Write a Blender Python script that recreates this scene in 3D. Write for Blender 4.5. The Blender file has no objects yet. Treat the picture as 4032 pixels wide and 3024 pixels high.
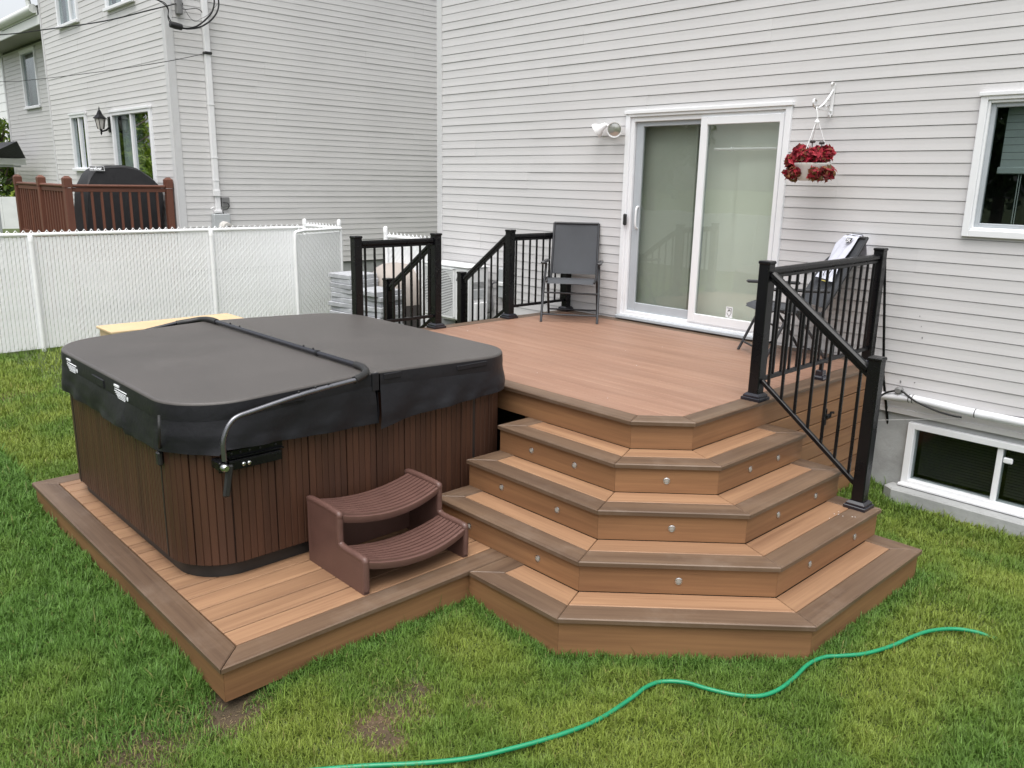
import bpy, bmesh, math, random
import numpy as np
from mathutils import Vector, Matrix
random.seed(7); rng = np.random.default_rng(7)
R = math.radians
scene = bpy.context.scene
COL = scene.collection

# ------------------------------------------------------------------ camera (solved from the photograph)
CAMP = np.array([8.5336, -6.7640, 2.2897]); YAW, PITCH, ROLL, FPX = -0.8105, -0.2425, 0.0193, 3233.9
def cam_axes():
    f = np.array([math.sin(YAW)*math.cos(PITCH), math.cos(YAW)*math.cos(PITCH), math.sin(PITCH)])
    r = np.array([math.cos(YAW), -math.sin(YAW), 0.0]); u = np.cross(r, f)
    c, s = math.cos(ROLL), math.sin(ROLL)
    return c*r+s*u, -s*r+c*u, f
CR, CU, CF = cam_axes()
cd = bpy.data.cameras.new('camera'); cam = bpy.data.objects.new('camera', cd); COL.objects.link(cam)
cd.sensor_width = 36; cd.lens = FPX/4032*36; cd.clip_start = 0.05; cd.clip_end = 900
m = Matrix(((CR[0], CU[0], -CF[0], CAMP[0]), (CR[1], CU[1], -CF[1], CAMP[1]), (CR[2], CU[2], -CF[2], CAMP[2]), (0, 0, 0, 1)))
cam.matrix_world = m
scene.camera = cam
def hit(p, ax, val):                     # photo pixel (4032x3024) -> point on the plane axis=val
    v = CF + CR*(p[0]-2016)/FPX - CU*(p[1]-1512)/FPX
    return CAMP + v*((val-CAMP[ax])/v[ax])
hx = lambda p, v: hit(p, 0, v)
hy = lambda p, v: hit(p, 1, v)
hz = lambda p, v: hit(p, 2, v)

# ------------------------------------------------------------------ world, sun, exposure
SUN_EL, SUN_AZ = 70, 145                 # azimuth clockwise from +Y: light from behind-left of the viewer
w = bpy.data.worlds.new('World'); scene.world = w; w.use_nodes = True
nt = w.node_tree; nt.nodes.clear()
sky = nt.nodes.new('ShaderNodeTexSky'); sky.sky_type = 'NISHITA'; sky.sun_disc = False
sky.sun_elevation = R(SUN_EL); sky.sun_rotation = R(SUN_AZ); sky.dust_density = 4; sky.air_density = 1.0; sky.ozone_density = 1
hs = nt.nodes.new('ShaderNodeHueSaturation'); hs.inputs['Saturation'].default_value = 0.22
bg = nt.nodes.new('ShaderNodeBackground'); bg.inputs['Strength'].default_value = 0.14
wo = nt.nodes.new('ShaderNodeOutputWorld')
nt.links.new(sky.outputs[0], hs.inputs['Color']); nt.links.new(hs.outputs[0], bg.inputs['Color']); nt.links.new(bg.outputs[0], wo.inputs[0])
sl = bpy.data.lights.new('sun', 'SUN'); sl.energy = 1.4; sl.angle = R(70); sl.color = (1, 0.97, 0.93)
so = bpy.data.objects.new('sun', sl); COL.objects.link(so)
az = R(SUN_AZ); sd = Vector((math.sin(az)*math.cos(R(SUN_EL)), math.cos(az)*math.cos(R(SUN_EL)), math.sin(R(SUN_EL))))
so.rotation_euler = (-sd).to_track_quat('-Z', 'Y').to_euler(); so.location = (0, -10, 12)
scene.view_settings.view_transform = 'Standard'; scene.view_settings.look = 'None'
scene.view_settings.gamma = 1; scene.view_settings.use_curve_mapping = False
scene.view_settings.exposure = 0.85
scene.render.resolution_x = 1024; scene.render.resolution_y = 768

# ------------------------------------------------------------------ materials
MATS = {}
def srgb(r, g, b):
    return tuple((c/255/12.92 if c/255 <= 0.04045 else ((c/255+0.055)/1.055)**2.4) for c in (r, g, b))
def mat(name, col, rough=0.6, metal=0.0, var=0.12, scale=6.0, bump=0.0, bscale=60.0, spec=0.5, coat=0.0, dirt=None, objvar=0.0, coords='Object'):
    m = bpy.data.materials.new(name); m.use_nodes = True; n = m.node_tree; N = n.nodes; L = n.links
    b = N['Principled BSDF']
    b.inputs['Roughness'].default_value = rough; b.inputs['Metallic'].default_value = metal
    b.inputs['Specular IOR Level'].default_value = spec; b.inputs['Coat Weight'].default_value = coat
    tc = N.new('ShaderNodeTexCoord')
    nz = N.new('ShaderNodeTexNoise'); nz.inputs['Scale'].default_value = scale; nz.inputs['Detail'].default_value = 6; nz.inputs['Roughness'].default_value = 0.6
    L.new(tc.outputs[coords], nz.inputs['Vector'])
    mr = N.new('ShaderNodeMapRange'); mr.inputs['From Min'].default_value = 0.3; mr.inputs['From Max'].default_value = 0.7
    mr.inputs['To Min'].default_value = 1-var; mr.inputs['To Max'].default_value = 1+var
    L.new(nz.outputs['Fac'], mr.inputs['Value'])
    val = mr.outputs[0]
    if objvar:
        oi = N.new('ShaderNodeObjectInfo'); m2 = N.new('ShaderNodeMapRange'); m2.inputs['To Min'].default_value = 1-objvar; m2.inputs['To Max'].default_value = 1+objvar
        L.new(oi.outputs['Random'], m2.inputs['Value'])
        mu = N.new('ShaderNodeMath'); mu.operation = 'MULTIPLY'; L.new(val, mu.inputs[0]); L.new(m2.outputs[0], mu.inputs[1]); val = mu.outputs[0]
    mx = N.new('ShaderNodeVectorMath'); mx.operation = 'SCALE'; mx.inputs[0].default_value = col[:3]
    L.new(val, mx.inputs['Scale'])
    out = mx.outputs[0]
    if dirt:
        nd = N.new('ShaderNodeTexNoise'); nd.inputs['Scale'].default_value = dirt[1]; nd.inputs['Detail'].default_value = 8; nd.inputs['Roughness'].default_value = 0.7
        L.new(tc.outputs[coords], nd.inputs['Vector'])
        rp = N.new('ShaderNodeMapRange'); rp.inputs['From Min'].default_value = dirt[2]; rp.inputs['From Max'].default_value = dirt[2]+0.2; rp.inputs['To Max'].default_value = dirt[3]
        L.new(nd.outputs['Fac'], rp.inputs['Value'])
        mm = N.new('ShaderNodeMix'); mm.data_type = 'RGBA'; mm.inputs[7].default_value = (*dirt[0], 1)
        L.new(rp.outputs[0], mm.inputs[0]); L.new(out, mm.inputs[6]); out = mm.outputs[2]
    L.new(out, b.inputs['Base Color'])
    mrr = N.new('ShaderNodeMapRange'); mrr.inputs['To Min'].default_value = max(0, rough-0.08); mrr.inputs['To Max'].default_value = min(1, rough+0.08)
    L.new(nz.outputs['Fac'], mrr.inputs['Value']); L.new(mrr.outputs[0], b.inputs['Roughness'])
    if bump:
        nb = N.new('ShaderNodeTexNoise'); nb.inputs['Scale'].default_value = bscale; nb.inputs['Detail'].default_value = 4
        L.new(tc.outputs[coords], nb.inputs['Vector'])
        bp = N.new('ShaderNodeBump'); bp.inputs['Strength'].default_value = bump; bp.inputs['Distance'].default_value = 0.01
        L.new(nb.outputs['Fac'], bp.inputs['Height']); L.new(bp.outputs[0], b.inputs['Normal'])
    MATS[name] = m; return m
def wood(name, a, b_, rough=0.55, streak=1.0, objvar=0.1, dirt=0.0):
    """composite board: streaks along u of the UV map, board to board variation"""
    m = bpy.data.materials.new(name); m.use_nodes = True; n = m.node_tree; N = n.nodes; L = n.links
    bs = N['Principled BSDF']; bs.inputs['Specular IOR Level'].default_value = 0.4
    uv = N.new('ShaderNodeUVMap'); uv.uv_map = 'UVMap'
    oi = N.new('ShaderNodeObjectInfo')
    mp = N.new('ShaderNodeMapping'); mp.inputs['Scale'].default_value = (1.3, 55, 1); L.new(uv.outputs[0], mp.inputs['Vector'])
    off = N.new('ShaderNodeVectorMath'); off.operation = 'SCALE'; off.inputs[0].default_value = (37, 91, 53); L.new(oi.outputs['Random'], off.inputs['Scale'])
    L.new(off.outputs[0], mp.inputs['Location'])
    n1 = N.new('ShaderNodeTexNoise'); n1.inputs['Scale'].default_value = 1; n1.inputs['Detail'].default_value = 7; n1.inputs['Roughness'].default_value = 0.62; n1.inputs['Distortion'].default_value = 0.3
    L.new(mp.outputs[0], n1.inputs['Vector'])
    mp2 = N.new('ShaderNodeMapping'); mp2.inputs['Scale'].default_value = (0.7, 9, 1); L.new(uv.outputs[0], mp2.inputs['Vector']); L.new(off.outputs[0], mp2.inputs['Location'])
    n2 = N.new('ShaderNodeTexNoise'); n2.inputs['Scale'].default_value = 1.4; n2.inputs['Detail'].default_value = 4; L.new(mp2.outputs[0], n2.inputs['Vector'])
    ad = N.new('ShaderNodeMath'); ad.operation = 'MULTIPLY_ADD'; ad.inputs[1].default_value = 0.45; L.new(n1.outputs['Fac'], ad.inputs[0])
    m5 = N.new('ShaderNodeMath'); m5.operation = 'MULTIPLY'; m5.inputs[1].default_value = 0.55; L.new(n2.outputs['Fac'], m5.inputs[0]); L.new(m5.outputs[0], ad.inputs[2])
    mr = N.new('ShaderNodeMapRange'); mr.inputs['From Min'].default_value = 0.5-0.17/streak; mr.inputs['From Max'].default_value = 0.5+0.17/streak; L.new(ad.outputs[0], mr.inputs['Value'])
    mx = N.new('ShaderNodeMix'); mx.data_type = 'RGBA'; mx.inputs[6].default_value = (*a, 1); mx.inputs[7].default_value = (*b_, 1); L.new(mr.outputs[0], mx.inputs[0])
    m2 = N.new('ShaderNodeMapRange'); m2.inputs['To Min'].default_value = 1-objvar; m2.inputs['To Max'].default_value = 1+objvar; L.new(oi.outputs['Random'], m2.inputs['Value'])
    sc = N.new('ShaderNodeVectorMath'); sc.operation = 'SCALE'; L.new(mx.outputs[2], sc.inputs[0]); L.new(m2.outputs[0], sc.inputs['Scale'])
    out = sc.outputs[0]
    if dirt:
        gp = N.new('ShaderNodeNewGeometry'); nd = N.new('ShaderNodeTexNoise'); nd.inputs['Scale'].default_value = 3.5; nd.inputs['Detail'].default_value = 8; nd.inputs['Roughness'].default_value = 0.7
        L.new(gp.outputs['Position'], nd.inputs['Vector'])
        rp = N.new('ShaderNodeMapRange'); rp.inputs['From Min'].default_value = 0.5; rp.inputs['From Max'].default_value = 0.75; rp.inputs['To Max'].default_value = dirt; L.new(nd.outputs['Fac'], rp.inputs['Value'])
        mm = N.new('ShaderNodeMix'); mm.data_type = 'RGBA'; mm.inputs[7].default_value = (0.27, 0.21, 0.165, 1); L.new(rp.outputs[0], mm.inputs[0]); L.new(out, mm.inputs[6]); out = mm.outputs[2]
    L.new(out, bs.inputs['Base Color'])
    rr = N.new('ShaderNodeMapRange'); rr.inputs['To Min'].default_value = rough-0.1; rr.inputs['To Max'].default_value = rough+0.12; L.new(n2.outputs['Fac'], rr.inputs['Value']); L.new(rr.outputs[0], bs.inputs['Roughness'])
    bp = N.new('ShaderNodeBump'); bp.inputs['Strength'].default_value = 0.25; bp.inputs['Distance'].default_value = 0.002; L.new(n1.outputs['Fac'], bp.inputs['Height']); L.new(bp.outputs[0], bs.inputs['Normal'])
    MATS[name] = m; return m
def glass(name, tint=(0.82, 0.88, 0.86), boost=1.0):
    m = bpy.data.materials.new(name); m.use_nodes = True; n = m.node_tree; N = n.nodes; L = n.links; N.clear()
    o = N.new('ShaderNodeOutputMaterial'); mx = N.new('ShaderNodeMixShader'); tr = N.new('ShaderNodeBsdfTransparent'); gl = N.new('ShaderNodeBsdfGlossy')
    tr.inputs[0].default_value = (*tint, 1); gl.inputs['Roughness'].default_value = 0.004; gl.inputs[0].default_value = (0.95, 0.98, 1, 1)
    nz = N.new('ShaderNodeTexNoise'); nz.inputs['Scale'].default_value = 1.7; nz.inputs['Detail'].default_value = 1
    tc = N.new('ShaderNodeTexCoord'); L.new(tc.outputs['Object'], nz.inputs['Vector'])
    bp = N.new('ShaderNodeBump'); bp.inputs['Strength'].default_value = 0.05; bp.inputs['Distance'].default_value = 0.02; L.new(nz.outputs['Fac'], bp.inputs['Height']); L.new(bp.outputs[0], gl.inputs['Normal'])
    fr = N.new('ShaderNodeFresnel'); ge = N.new('ShaderNodeNewGeometry'); io = N.new('ShaderNodeMapRange'); io.inputs['To Min'].default_value = 1.52; io.inputs['To Max'].default_value = 1/1.52
    L.new(ge.outputs['Backfacing'], io.inputs['Value']); L.new(io.outputs[0], fr.inputs['IOR'])
    mu = N.new('ShaderNodeMath'); mu.operation = 'MULTIPLY'; mu.inputs[1].default_value = boost; mu.use_clamp = True; L.new(fr.outputs[0], mu.inputs[0])
    L.new(mu.outputs[0], mx.inputs[0]); L.new(tr.outputs[0], mx.inputs[1]); L.new(gl.outputs[0], mx.inputs[2]); L.new(mx.outputs[0], o.inputs[0])
    MATS[name] = m; return m

mat('siding', (0.605, 0.595, 0.597), 0.5, var=0.035, scale=1.0, objvar=0.014, bump=0.35, bscale=1.6, dirt=((0.42, 0.41, 0.38), 2.5, 0.60, 0.25))
mat('siding_neighbour', (0.62, 0.612, 0.608), 0.5, var=0.035, scale=1.0, objvar=0.016, bump=0.35, bscale=1.6, dirt=((0.42, 0.41, 0.37), 2.0, 0.58, 0.3))
mat('trim_grey', (0.58, 0.58, 0.585), 0.5, var=0.03)
mat('white_vinyl', (0.80, 0.81, 0.83), 0.35, var=0.03, scale=3)
mat('white_paint', (0.78, 0.78, 0.79), 0.4, var=0.04, scale=4)
mat('white_fence', (0.86, 0.87, 0.88), 0.4, var=0.05, scale=3, dirt=((0.45, 0.52, 0.40), 1.2, 0.66, 0.35))
mat('sheathing', (0.10, 0.10, 0.10), 0.9)
mat('interior', (0.03, 0.03, 0.032), 0.9)
mat('screen_frame', (0.42, 0.45, 0.48), 0.4, var=0.04)
mat('curtain', (0.70, 0.725, 0.665), 0.9, var=0.05, scale=2, bump=0.1, bscale=400)
mat('blind', (0.55, 0.58, 0.56), 0.8, var=0.04)
mat('lace_curtain', (0.72, 0.74, 0.73), 0.9, var=0.12, scale=10)
mat('black_metal', (0.0045, 0.0045, 0.0055), 0.28, var=0.1, spec=0.32)
mat('arm_metal', (0.20, 0.20, 0.215), 0.28, metal=0.9, var=0.1)
mat('black_gloss', (0.010, 0.010, 0.016), 0.16, var=0.1, spec=0.7)
mat('black_plastic', (0.018, 0.018, 0.018), 0.45, var=0.15)
mat('chair_metal', (0.045, 0.046, 0.050), 0.38, metal=0.3, var=0.1)
mat('cover_shaded_side', (0.013, 0.013, 0.016), 0.5, var=0.15, scale=6, bump=0.2, bscale=30, spec=0.3)  # cover sides: their shade is put into a darker colour than the top
mat('cover_vinyl', (0.074, 0.067, 0.063), 0.44, var=0.12, scale=2.2, bump=0.16, bscale=500, spec=0.5, dirt=((0.115, 0.108, 0.10), 4, 0.60, 0.4))
mat('cover_black', (0.016, 0.016, 0.019), 0.5, var=0.15, scale=8, bump=0.25, bscale=90)
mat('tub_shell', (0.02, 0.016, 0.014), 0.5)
mat('tub_core', (0.026, 0.014, 0.011), 0.6)
wood('tub_slat', (0.080, 0.036, 0.021), (0.043, 0.020, 0.013), 0.42, 0.8, 0.12)
mat('spa_plastic', (0.112, 0.058, 0.047), 0.42, var=0.1, scale=12, bump=0.15, bscale=140)
wood('deck_light', (0.330, 0.195, 0.135), (0.235, 0.130, 0.088), 0.5, 1.0, 0.05, dirt=0.10)
wood('tread_light', (0.340, 0.200, 0.113), (0.195, 0.105, 0.058), 0.5, 1.0, 0.10)
wood('deck_dark', (0.160, 0.104, 0.066), (0.080, 0.048, 0.030), 0.46, 1.0, 0.07, dirt=0.3)
wood('fascia', (0.295, 0.155, 0.073), (0.165, 0.080, 0.038), 0.5, 0.9, 0.08)
wood('brown_rail', (0.155, 0.060, 0.036), (0.100, 0.038, 0.025), 0.5, 0.6, 0.12)
mat('concrete', (0.36, 0.37, 0.37), 0.9, var=0.16, scale=3, bump=0.3, bscale=40, dirt=((0.20, 0.20, 0.19), 2.2, 0.52, 0.5))
mat('paver', (0.36, 0.37, 0.39), 0.9, var=0.15, scale=14, bump=0.35, bscale=90, objvar=0.14)
mat('hose', (0.010, 0.225, 0.100), 0.32, var=0.08, scale=9)
mat('straw', (0.26, 0.20, 0.11), 0.9, var=0.3)
mat('soil', (0.085, 0.065, 0.042), 0.95, var=0.4, scale=9, bump=0.6, bscale=40)
mat('steel', (0.55, 0.55, 0.55), 0.25, metal=1.0, var=0.05)
mat('light_lens', (0.30, 0.29, 0.26), 0.2, var=0.2, scale=60)
mat('sling', (0.060, 0.064, 0.072), 0.75, var=0.10, scale=4, bump=0.25, bscale=600)
mat('jersey', (0.74, 0.76, 0.86), 0.9, var=0.04, scale=6)
mat('jersey_dark', (0.035, 0.035, 0.04), 0.9, var=0.2)
mat('jersey_yellow', (0.5, 0.42, 0.10), 0.9, var=0.1)
mat('grill_cover', (0.011, 0.011, 0.013), 0.6, var=0.25, scale=5, bump=0.6, bscale=9)
mat('beige_cover', (0.36, 0.32, 0.29), 0.8, var=0.08, scale=3, bump=0.4, bscale=7)
mat('taupe_cover', (0.055, 0.048, 0.046), 0.8, var=0.1)
mat('print_white', (0.78, 0.80, 0.82), 0.7, var=0.05)
mat('print_teal', (0.05, 0.28, 0.25), 0.6, var=0.05)
mat('meter_grey', (0.42, 0.44, 0.45), 0.45, var=0.08, scale=8)
mat('box_grey', (0.19, 0.19, 0.19), 0.6, var=0.1)
mat('tan_box', (0.56, 0.42, 0.25), 0.7, var=0.06, scale=3)
mat('ac_white', (0.72, 0.73, 0.73), 0.4, var=0.03)
mat('cable', (0.010, 0.010, 0.011), 0.5, var=0.1)
mat('cable_grey', (0.16, 0.16, 0.17), 0.5, var=0.1)
mat('pipe_white', (0.72, 0.73, 0.76), 0.4, var=0.05, dirt=((0.25, 0.24, 0.22), 5, 0.62, 0.5))
mat('shingle', (0.035, 0.036, 0.042), 0.95, var=0.4, scale=20, bump=0.5, bscale=50)
mat('soffit', (0.30, 0.30, 0.26), 0.8, var=0.08)
mat('gutter', (0.72, 0.74, 0.72), 0.4, var=0.04)
mat('blue_tag', (0.02, 0.25, 0.62), 0.5, var=0.05)
mat('bark', (0.10, 0.075, 0.055), 0.95, var=0.3, scale=12, bump=0.6, bscale=25)
mat('lamp_glass', (0.55, 0.53, 0.50), 0.2, var=0.1)
mat('reflector', (0.50, 0.50, 0.47), 0.18, metal=0.7, var=0.15, scale=14)
mat('pot_white', (0.74, 0.73, 0.70), 0.45, var=0.05)
glass('glass', (0.94, 0.96, 0.94), 1.8); glass('glass_mirror', (0.6, 0.65, 0.65), 3.2); glass('glass_dark', (0.74, 0.78, 0.78)); glass('screened_glass', (0.79, 0.81, 0.79), 1.2)
def leafmat(name, attr='col', trans=0.35):
    m = bpy.data.materials.new(name); m.use_nodes = True; n = m.node_tree; N = n.nodes; L = n.links; N.clear()
    o = N.new('ShaderNodeOutputMaterial'); mx = N.new('ShaderNodeMixShader'); d = N.new('ShaderNodeBsdfPrincipled'); t = N.new('ShaderNodeBsdfTranslucent')
    d.inputs['Roughness'].default_value = 0.55; d.inputs['Specular IOR Level'].default_value = 0.35
    a = N.new('ShaderNodeAttribute'); a.attribute_name = attr
    L.new(a.outputs['Color'], d.inputs['Base Color']); L.new(a.outputs['Color'], t.inputs['Color'])
    mx.inputs[0].default_value = trans
    L.new(d.outputs[0], mx.inputs[1]); L.new(t.outputs[0], mx.inputs[2]); L.new(mx.outputs[0], o.inputs[0])
    MATS[name] = m
leafmat('leaf'); leafmat('grass_blade', trans=0.3)

# ------------------------------------------------------------------ mesh helpers
def V(*a): return np.array(a, float)
def unit(v): v = np.asarray(v, float); return v/np.linalg.norm(v)
def inset(poly, d):
    """inset a convex counter-clockwise polygon"""
    n = len(poly); out = []
    for i in range(n):
        p0, p1, p2 = np.array(poly[i-1]), np.array(poly[i]), np.array(poly[(i+1) % n])
        e1, e2 = unit(p1-p0), unit(p2-p1); n1, n2 = np.array([-e1[1], e1[0]]), np.array([-e2[1], e2[0]])
        a = p0+n1*d; b = p1+n2*d; den = e1[0]*e2[1]-e1[1]*e2[0]
        if abs(den) < 1e-6: out.append(tuple(p1+n1*d)); continue
        t = ((b[0]-a[0])*e2[1]-(b[1]-a[1])*e2[0])/den; out.append(tuple(a+e1*t))
    return out
def ccw(poly):
    a = sum(poly[i-1][0]*poly[i][1]-poly[i][0]*poly[i-1][1] for i in range(len(poly)))
    return list(poly) if a > 0 else list(poly)[::-1]
def clip(poly, nx, ny, c):
    """keep the side nx*x+ny*y <= c"""
    out = []
    for i in range(len(poly)):
        p, q = poly[i-1], poly[i]; dp, dq = nx*p[0]+ny*p[1]-c, nx*q[0]+ny*q[1]-c
        if dp <= 0: out.append(p)
        if (dp < 0 < dq) or (dq < 0 < dp):
            t = dp/(dp-dq); out.append((p[0]+(q[0]-p[0])*t, p[1]+(q[1]-p[1])*t))
    return out
class MB:
    def __init__(s): s.v = []; s.f = []
    def add(s, vs, fs):
        b = len(s.v); s.v += [tuple(map(float, p)) for p in vs]; s.f += [tuple(i+b for i in f) for f in fs]; return s
    def obox(s, c, ax, ay, az, hx_, hy_, hz_, ch=0.0):
        c, ax, ay, az = map(np.asarray, (c, ax, ay, az))
        if ch <= 0:
            P = [c+ax*hx_*i+ay*hy_*j+az*hz_*k for k in (-1, 1) for j in (-1, 1) for i in (-1, 1)]
            return s.add(P, [(0, 2, 3, 1), (4, 5, 7, 6), (0, 1, 5, 4), (2, 6, 7, 3), (0, 4, 6, 2), (1, 3, 7, 5)])
        ch = min(ch, hx_*.9, hy_*.9, hz_*.9); P = []; idx = {}
        for i in (-1, 1):
            for j in (-1, 1):
                for k in (-1, 1):
                    for a in range(3):
                        h = [hx_-ch, hy_-ch, hz_-ch]; h[a] += ch
                        idx[(i, j, k, a)] = len(P); P.append(c+ax*h[0]*i+ay*h[1]*j+az*h[2]*k)
        F = []
        q = [(-1, -1), (1, -1), (1, 1), (-1, 1)]
        for sg in (-1, 1):
            for a in range(3):
                f = []
                for (u, v_) in q:
                    t = [0, 0, 0]; t[a] = sg; t[(a+1) % 3] = u; t[(a+2) % 3] = v_; f.append(idx[(*t, a)])
                F.append(tuple(f) if sg > 0 else tuple(f[::-1]))
        for a in range(3):
            b_, c_ = (a+1) % 3, (a+2) % 3
            for u in (-1, 1):
                for v_ in (-1, 1):
                    t1 = [0, 0, 0]; t1[b_] = u; t1[c_] = v_; t1[a] = -1; t2 = list(t1); t2[a] = 1
                    f = [idx[(*t1, b_)], idx[(*t2, b_)], idx[(*t2, c_)], idx[(*t1, c_)]]
                    F.append(tuple(f) if u*v_ < 0 else tuple(f[::-1]))
        for i in (-1, 1):
            for j in (-1, 1):
                for k in (-1, 1):
                    f = [idx[(i, j, k, 0)], idx[(i, j, k, 1)], idx[(i, j, k, 2)]]
                    F.append(tuple(f) if i*j*k > 0 else tuple(f[::-1]))
        return s.add(P, F)
    def box(s, x0, x1, y0, y1, z0, z1, ch=0.0):
        return s.obox(((x0+x1)/2, (y0+y1)/2, (z0+z1)/2), V(1, 0, 0), V(0, 1, 0), V(0, 0, 1), abs(x1-x0)/2, abs(y1-y0)/2, abs(z1-z0)/2, ch)
    def beam(s, a, b, wd, ht, ch=0.0, up=(0, 0, 1)):
        a, b = np.asarray(a, float), np.asarray(b, float); d = unit(b-a); side = np.cross(d, up); side = unit(side); u = np.cross(side, d)
        return s.obox((a+b)/2, d, side, u, np.linalg.norm(b-a)/2, wd/2, ht/2, ch)
    def prism(s, poly, z0, z1, ch=0.0):
        poly = ccw(poly); n = len(poly)
        rings = [[(x, y, z0) for x, y in poly]]
        if ch: rings.append([(x, y, z1-ch) for x, y in poly]); rings.append([(x, y, z1) for x, y in inset(poly, ch)])
        else: rings.append([(x, y, z1) for x, y in poly])
        P = [p for r in rings for p in r]; F = [tuple(range(n))[::-1], tuple(range((len(rings)-1)*n, len(rings)*n))]
        for r in range(len(rings)-1):
            for i in range(n):
                j = (i+1) % n; F.append((r*n+i, r*n+j, (r+1)*n+j, (r+1)*n+i))
        return s.add(P, F)
    def tube(s, pts, r, n=8, caps=True, flat=None):
        pts = [np.asarray(p, float) for p in pts]; rs = r if hasattr(r, '__len__') else [r]*len(pts)
        T = [unit(pts[min(i+1, len(pts)-1)]-pts[max(i-1, 0)]) for i in range(len(pts))]
        up = V(0, 0, 1) if abs(T[0][2]) < 0.9 else V(1, 0, 0)
        a = unit(np.cross(T[0], up)); P = []; F = []
        for i, p in enumerate(pts):
            a = unit(a-T[i]*(a@T[i])); b = np.cross(T[i], a)
            for k in range(n):
                t = 2*math.pi*k/n; P.append(p+(a*math.cos(t)+b*math.sin(t))*rs[i])
        for i in range(len(pts)-1):
            for k in range(n):
                j = (k+1) % n; F.append((i*n+k, i*n+j, (i+1)*n+j, (i+1)*n+k))
        if caps: F.append(tuple(range(n))[::-1]); F.append(tuple(range((len(pts)-1)*n, len(pts)*n)))
        return s.add(P, F)
    def lathe(s, prof, c, n=16, axis=(0, 0, 1)):
        axis = unit(axis); a = unit(np.cross(axis, V(0, 0, 1) if abs(axis[2]) < .9 else V(1, 0, 0))); b = np.cross(axis, a); c = np.asarray(c, float)
        P = []; F = []
        for (r, h) in prof:
            for k in range(n):
                t = 2*math.pi*k/n; P.append(c+axis*h+(a*math.cos(t)+b*math.sin(t))*r)
        for i in range(len(prof)-1):
            for k in range(n):
                j = (k+1) % n; F.append((i*n+k, i*n+j, (i+1)*n+j, (i+1)*n+k))
        F.append(tuple(range(n))[::-1]); F.append(tuple(range((len(prof)-1)*n, len(prof)*n)))
        return s.add(P, F)
    def grid(s, fn, nu, nv, flip=False):
        P = [fn(i/nu, j/nv) for j in range(nv+1) for i in range(nu+1)]; F = []
        for j in range(nv):
            for i in range(nu):
                a = j*(nu+1)+i; f = (a, a+1, a+nu+2, a+nu+1); F.append(f[::-1] if flip else f)
        return s.add(P, F)
    def mesh(s, name, material, off=(0, 0, 0), grain=None, smooth=None):
        me = bpy.data.meshes.new(name); v = np.array(s.v, float)-np.asarray(off, float)
        me.from_pydata(v.tolist(), [], s.f)
        if material: me.materials.append(MATS[material])
        if grain is not None:
            g = unit(grain); h = V(0, 0, 1) if abs(g[2]) < .5 else V(1, 0.3, 0); p = unit(np.cross(h, g))
            q = np.cross(g, p)
            vv = np.array(s.v, float); u = vv@g; t = vv@p+0.9*(vv@q)
            uv = me.uv_layers.new(name='UVMap'); li = np.empty(len(me.loops), np.int32); me.loops.foreach_get('vertex_index', li)
            uv.data.foreach_set('uv', np.stack([u[li], t[li]], 1).astype(np.float32).ravel())
        if smooth:
            me.shade_smooth(); me.set_sharp_from_angle(angle=R(smooth))
        me.update(); return me
def wloc(o):
    p = np.zeros(3)
    while o is not None: p += np.array(o.location); o = o.parent
    return p
def part(name, mb, material, parent=None, grain=None, smooth=None, kind=None, label=None, local=False):
    """one mesh object; coordinates of mb are world metres unless local=True (rotated parents)"""
    off = (0, 0, 0) if (parent is None or local) else wloc(parent)
    me = mb.mesh(name, material, off, grain, smooth)
    o = bpy.data.objects.new(name, me); COL.objects.link(o)
    if parent is not None: o.parent = parent
    if kind: o['kind'] = kind
    if label: o['label'] = label
    return o
def thing(name, label, cat, loc=(0, 0, 0), rz=0, group=None):
    o = bpy.data.objects.new(name, None); COL.objects.link(o); o.location = loc; o.rotation_euler = (0, 0, rz); o.empty_display_size = 0.1
    o['label'] = label; o['category'] = cat
    if group: o['group'] = group
    return o
def tag(o, label, cat, group=None):
    o['label'] = label; o['category'] = cat
    if group: o['group'] = group
    return o
def copy_tree(o, parent=None):
    c = o.copy(); COL.objects.link(c); c.parent = parent
    for ch in [x for x in ALL_CHILDREN(o)]: copy_tree(ch, c)
    return c
def ALL_CHILDREN(o): return [x for x in list(COL.objects) if x.parent == o]
def text_part(name, s, size, origin, ux, uy, material, parent, extrude=0.001, bold=0.0, local=False):
    cu = bpy.data.curves.new(name, 'FONT'); cu.body = s; cu.size = size; cu.extrude = extrude; cu.offset = bold; cu.align_x = 'CENTER'; cu.align_y = 'CENTER'; cu.resolution_u = 3
    t = bpy.data.objects.new(name, cu); COL.objects.link(t)
    bpy.context.view_layer.update()
    me = bpy.data.meshes.new_from_object(t.evaluated_get(bpy.context.evaluated_depsgraph_get()))
    COL.objects.unlink(t); bpy.data.objects.remove(t)
    ux, uy = unit(ux), unit(uy); uz = np.cross(ux, uy); off = V(0, 0, 0) if local or parent is None else wloc(parent)
    v = np.empty(len(me.vertices)*3); me.vertices.foreach_get('co', v); v = v.reshape(-1, 3)
    v = np.asarray(origin, float)-off+v[:, :1]*ux+v[:, 1:2]*uy+v[:, 2:]*uz
    me.vertices.foreach_set('co', v.ravel()); me.materials.clear(); me.materials.append(MATS[material]); me.update()
    o = bpy.data.objects.new(name, me); COL.objects.link(o); o.parent = parent
    return o
def smoothstep(a, b, x):
    t = np.clip((x-a)/(b-a), 0, 1); return t*t*(3-2*t)
_nt = rng.random((64, 64))
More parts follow.
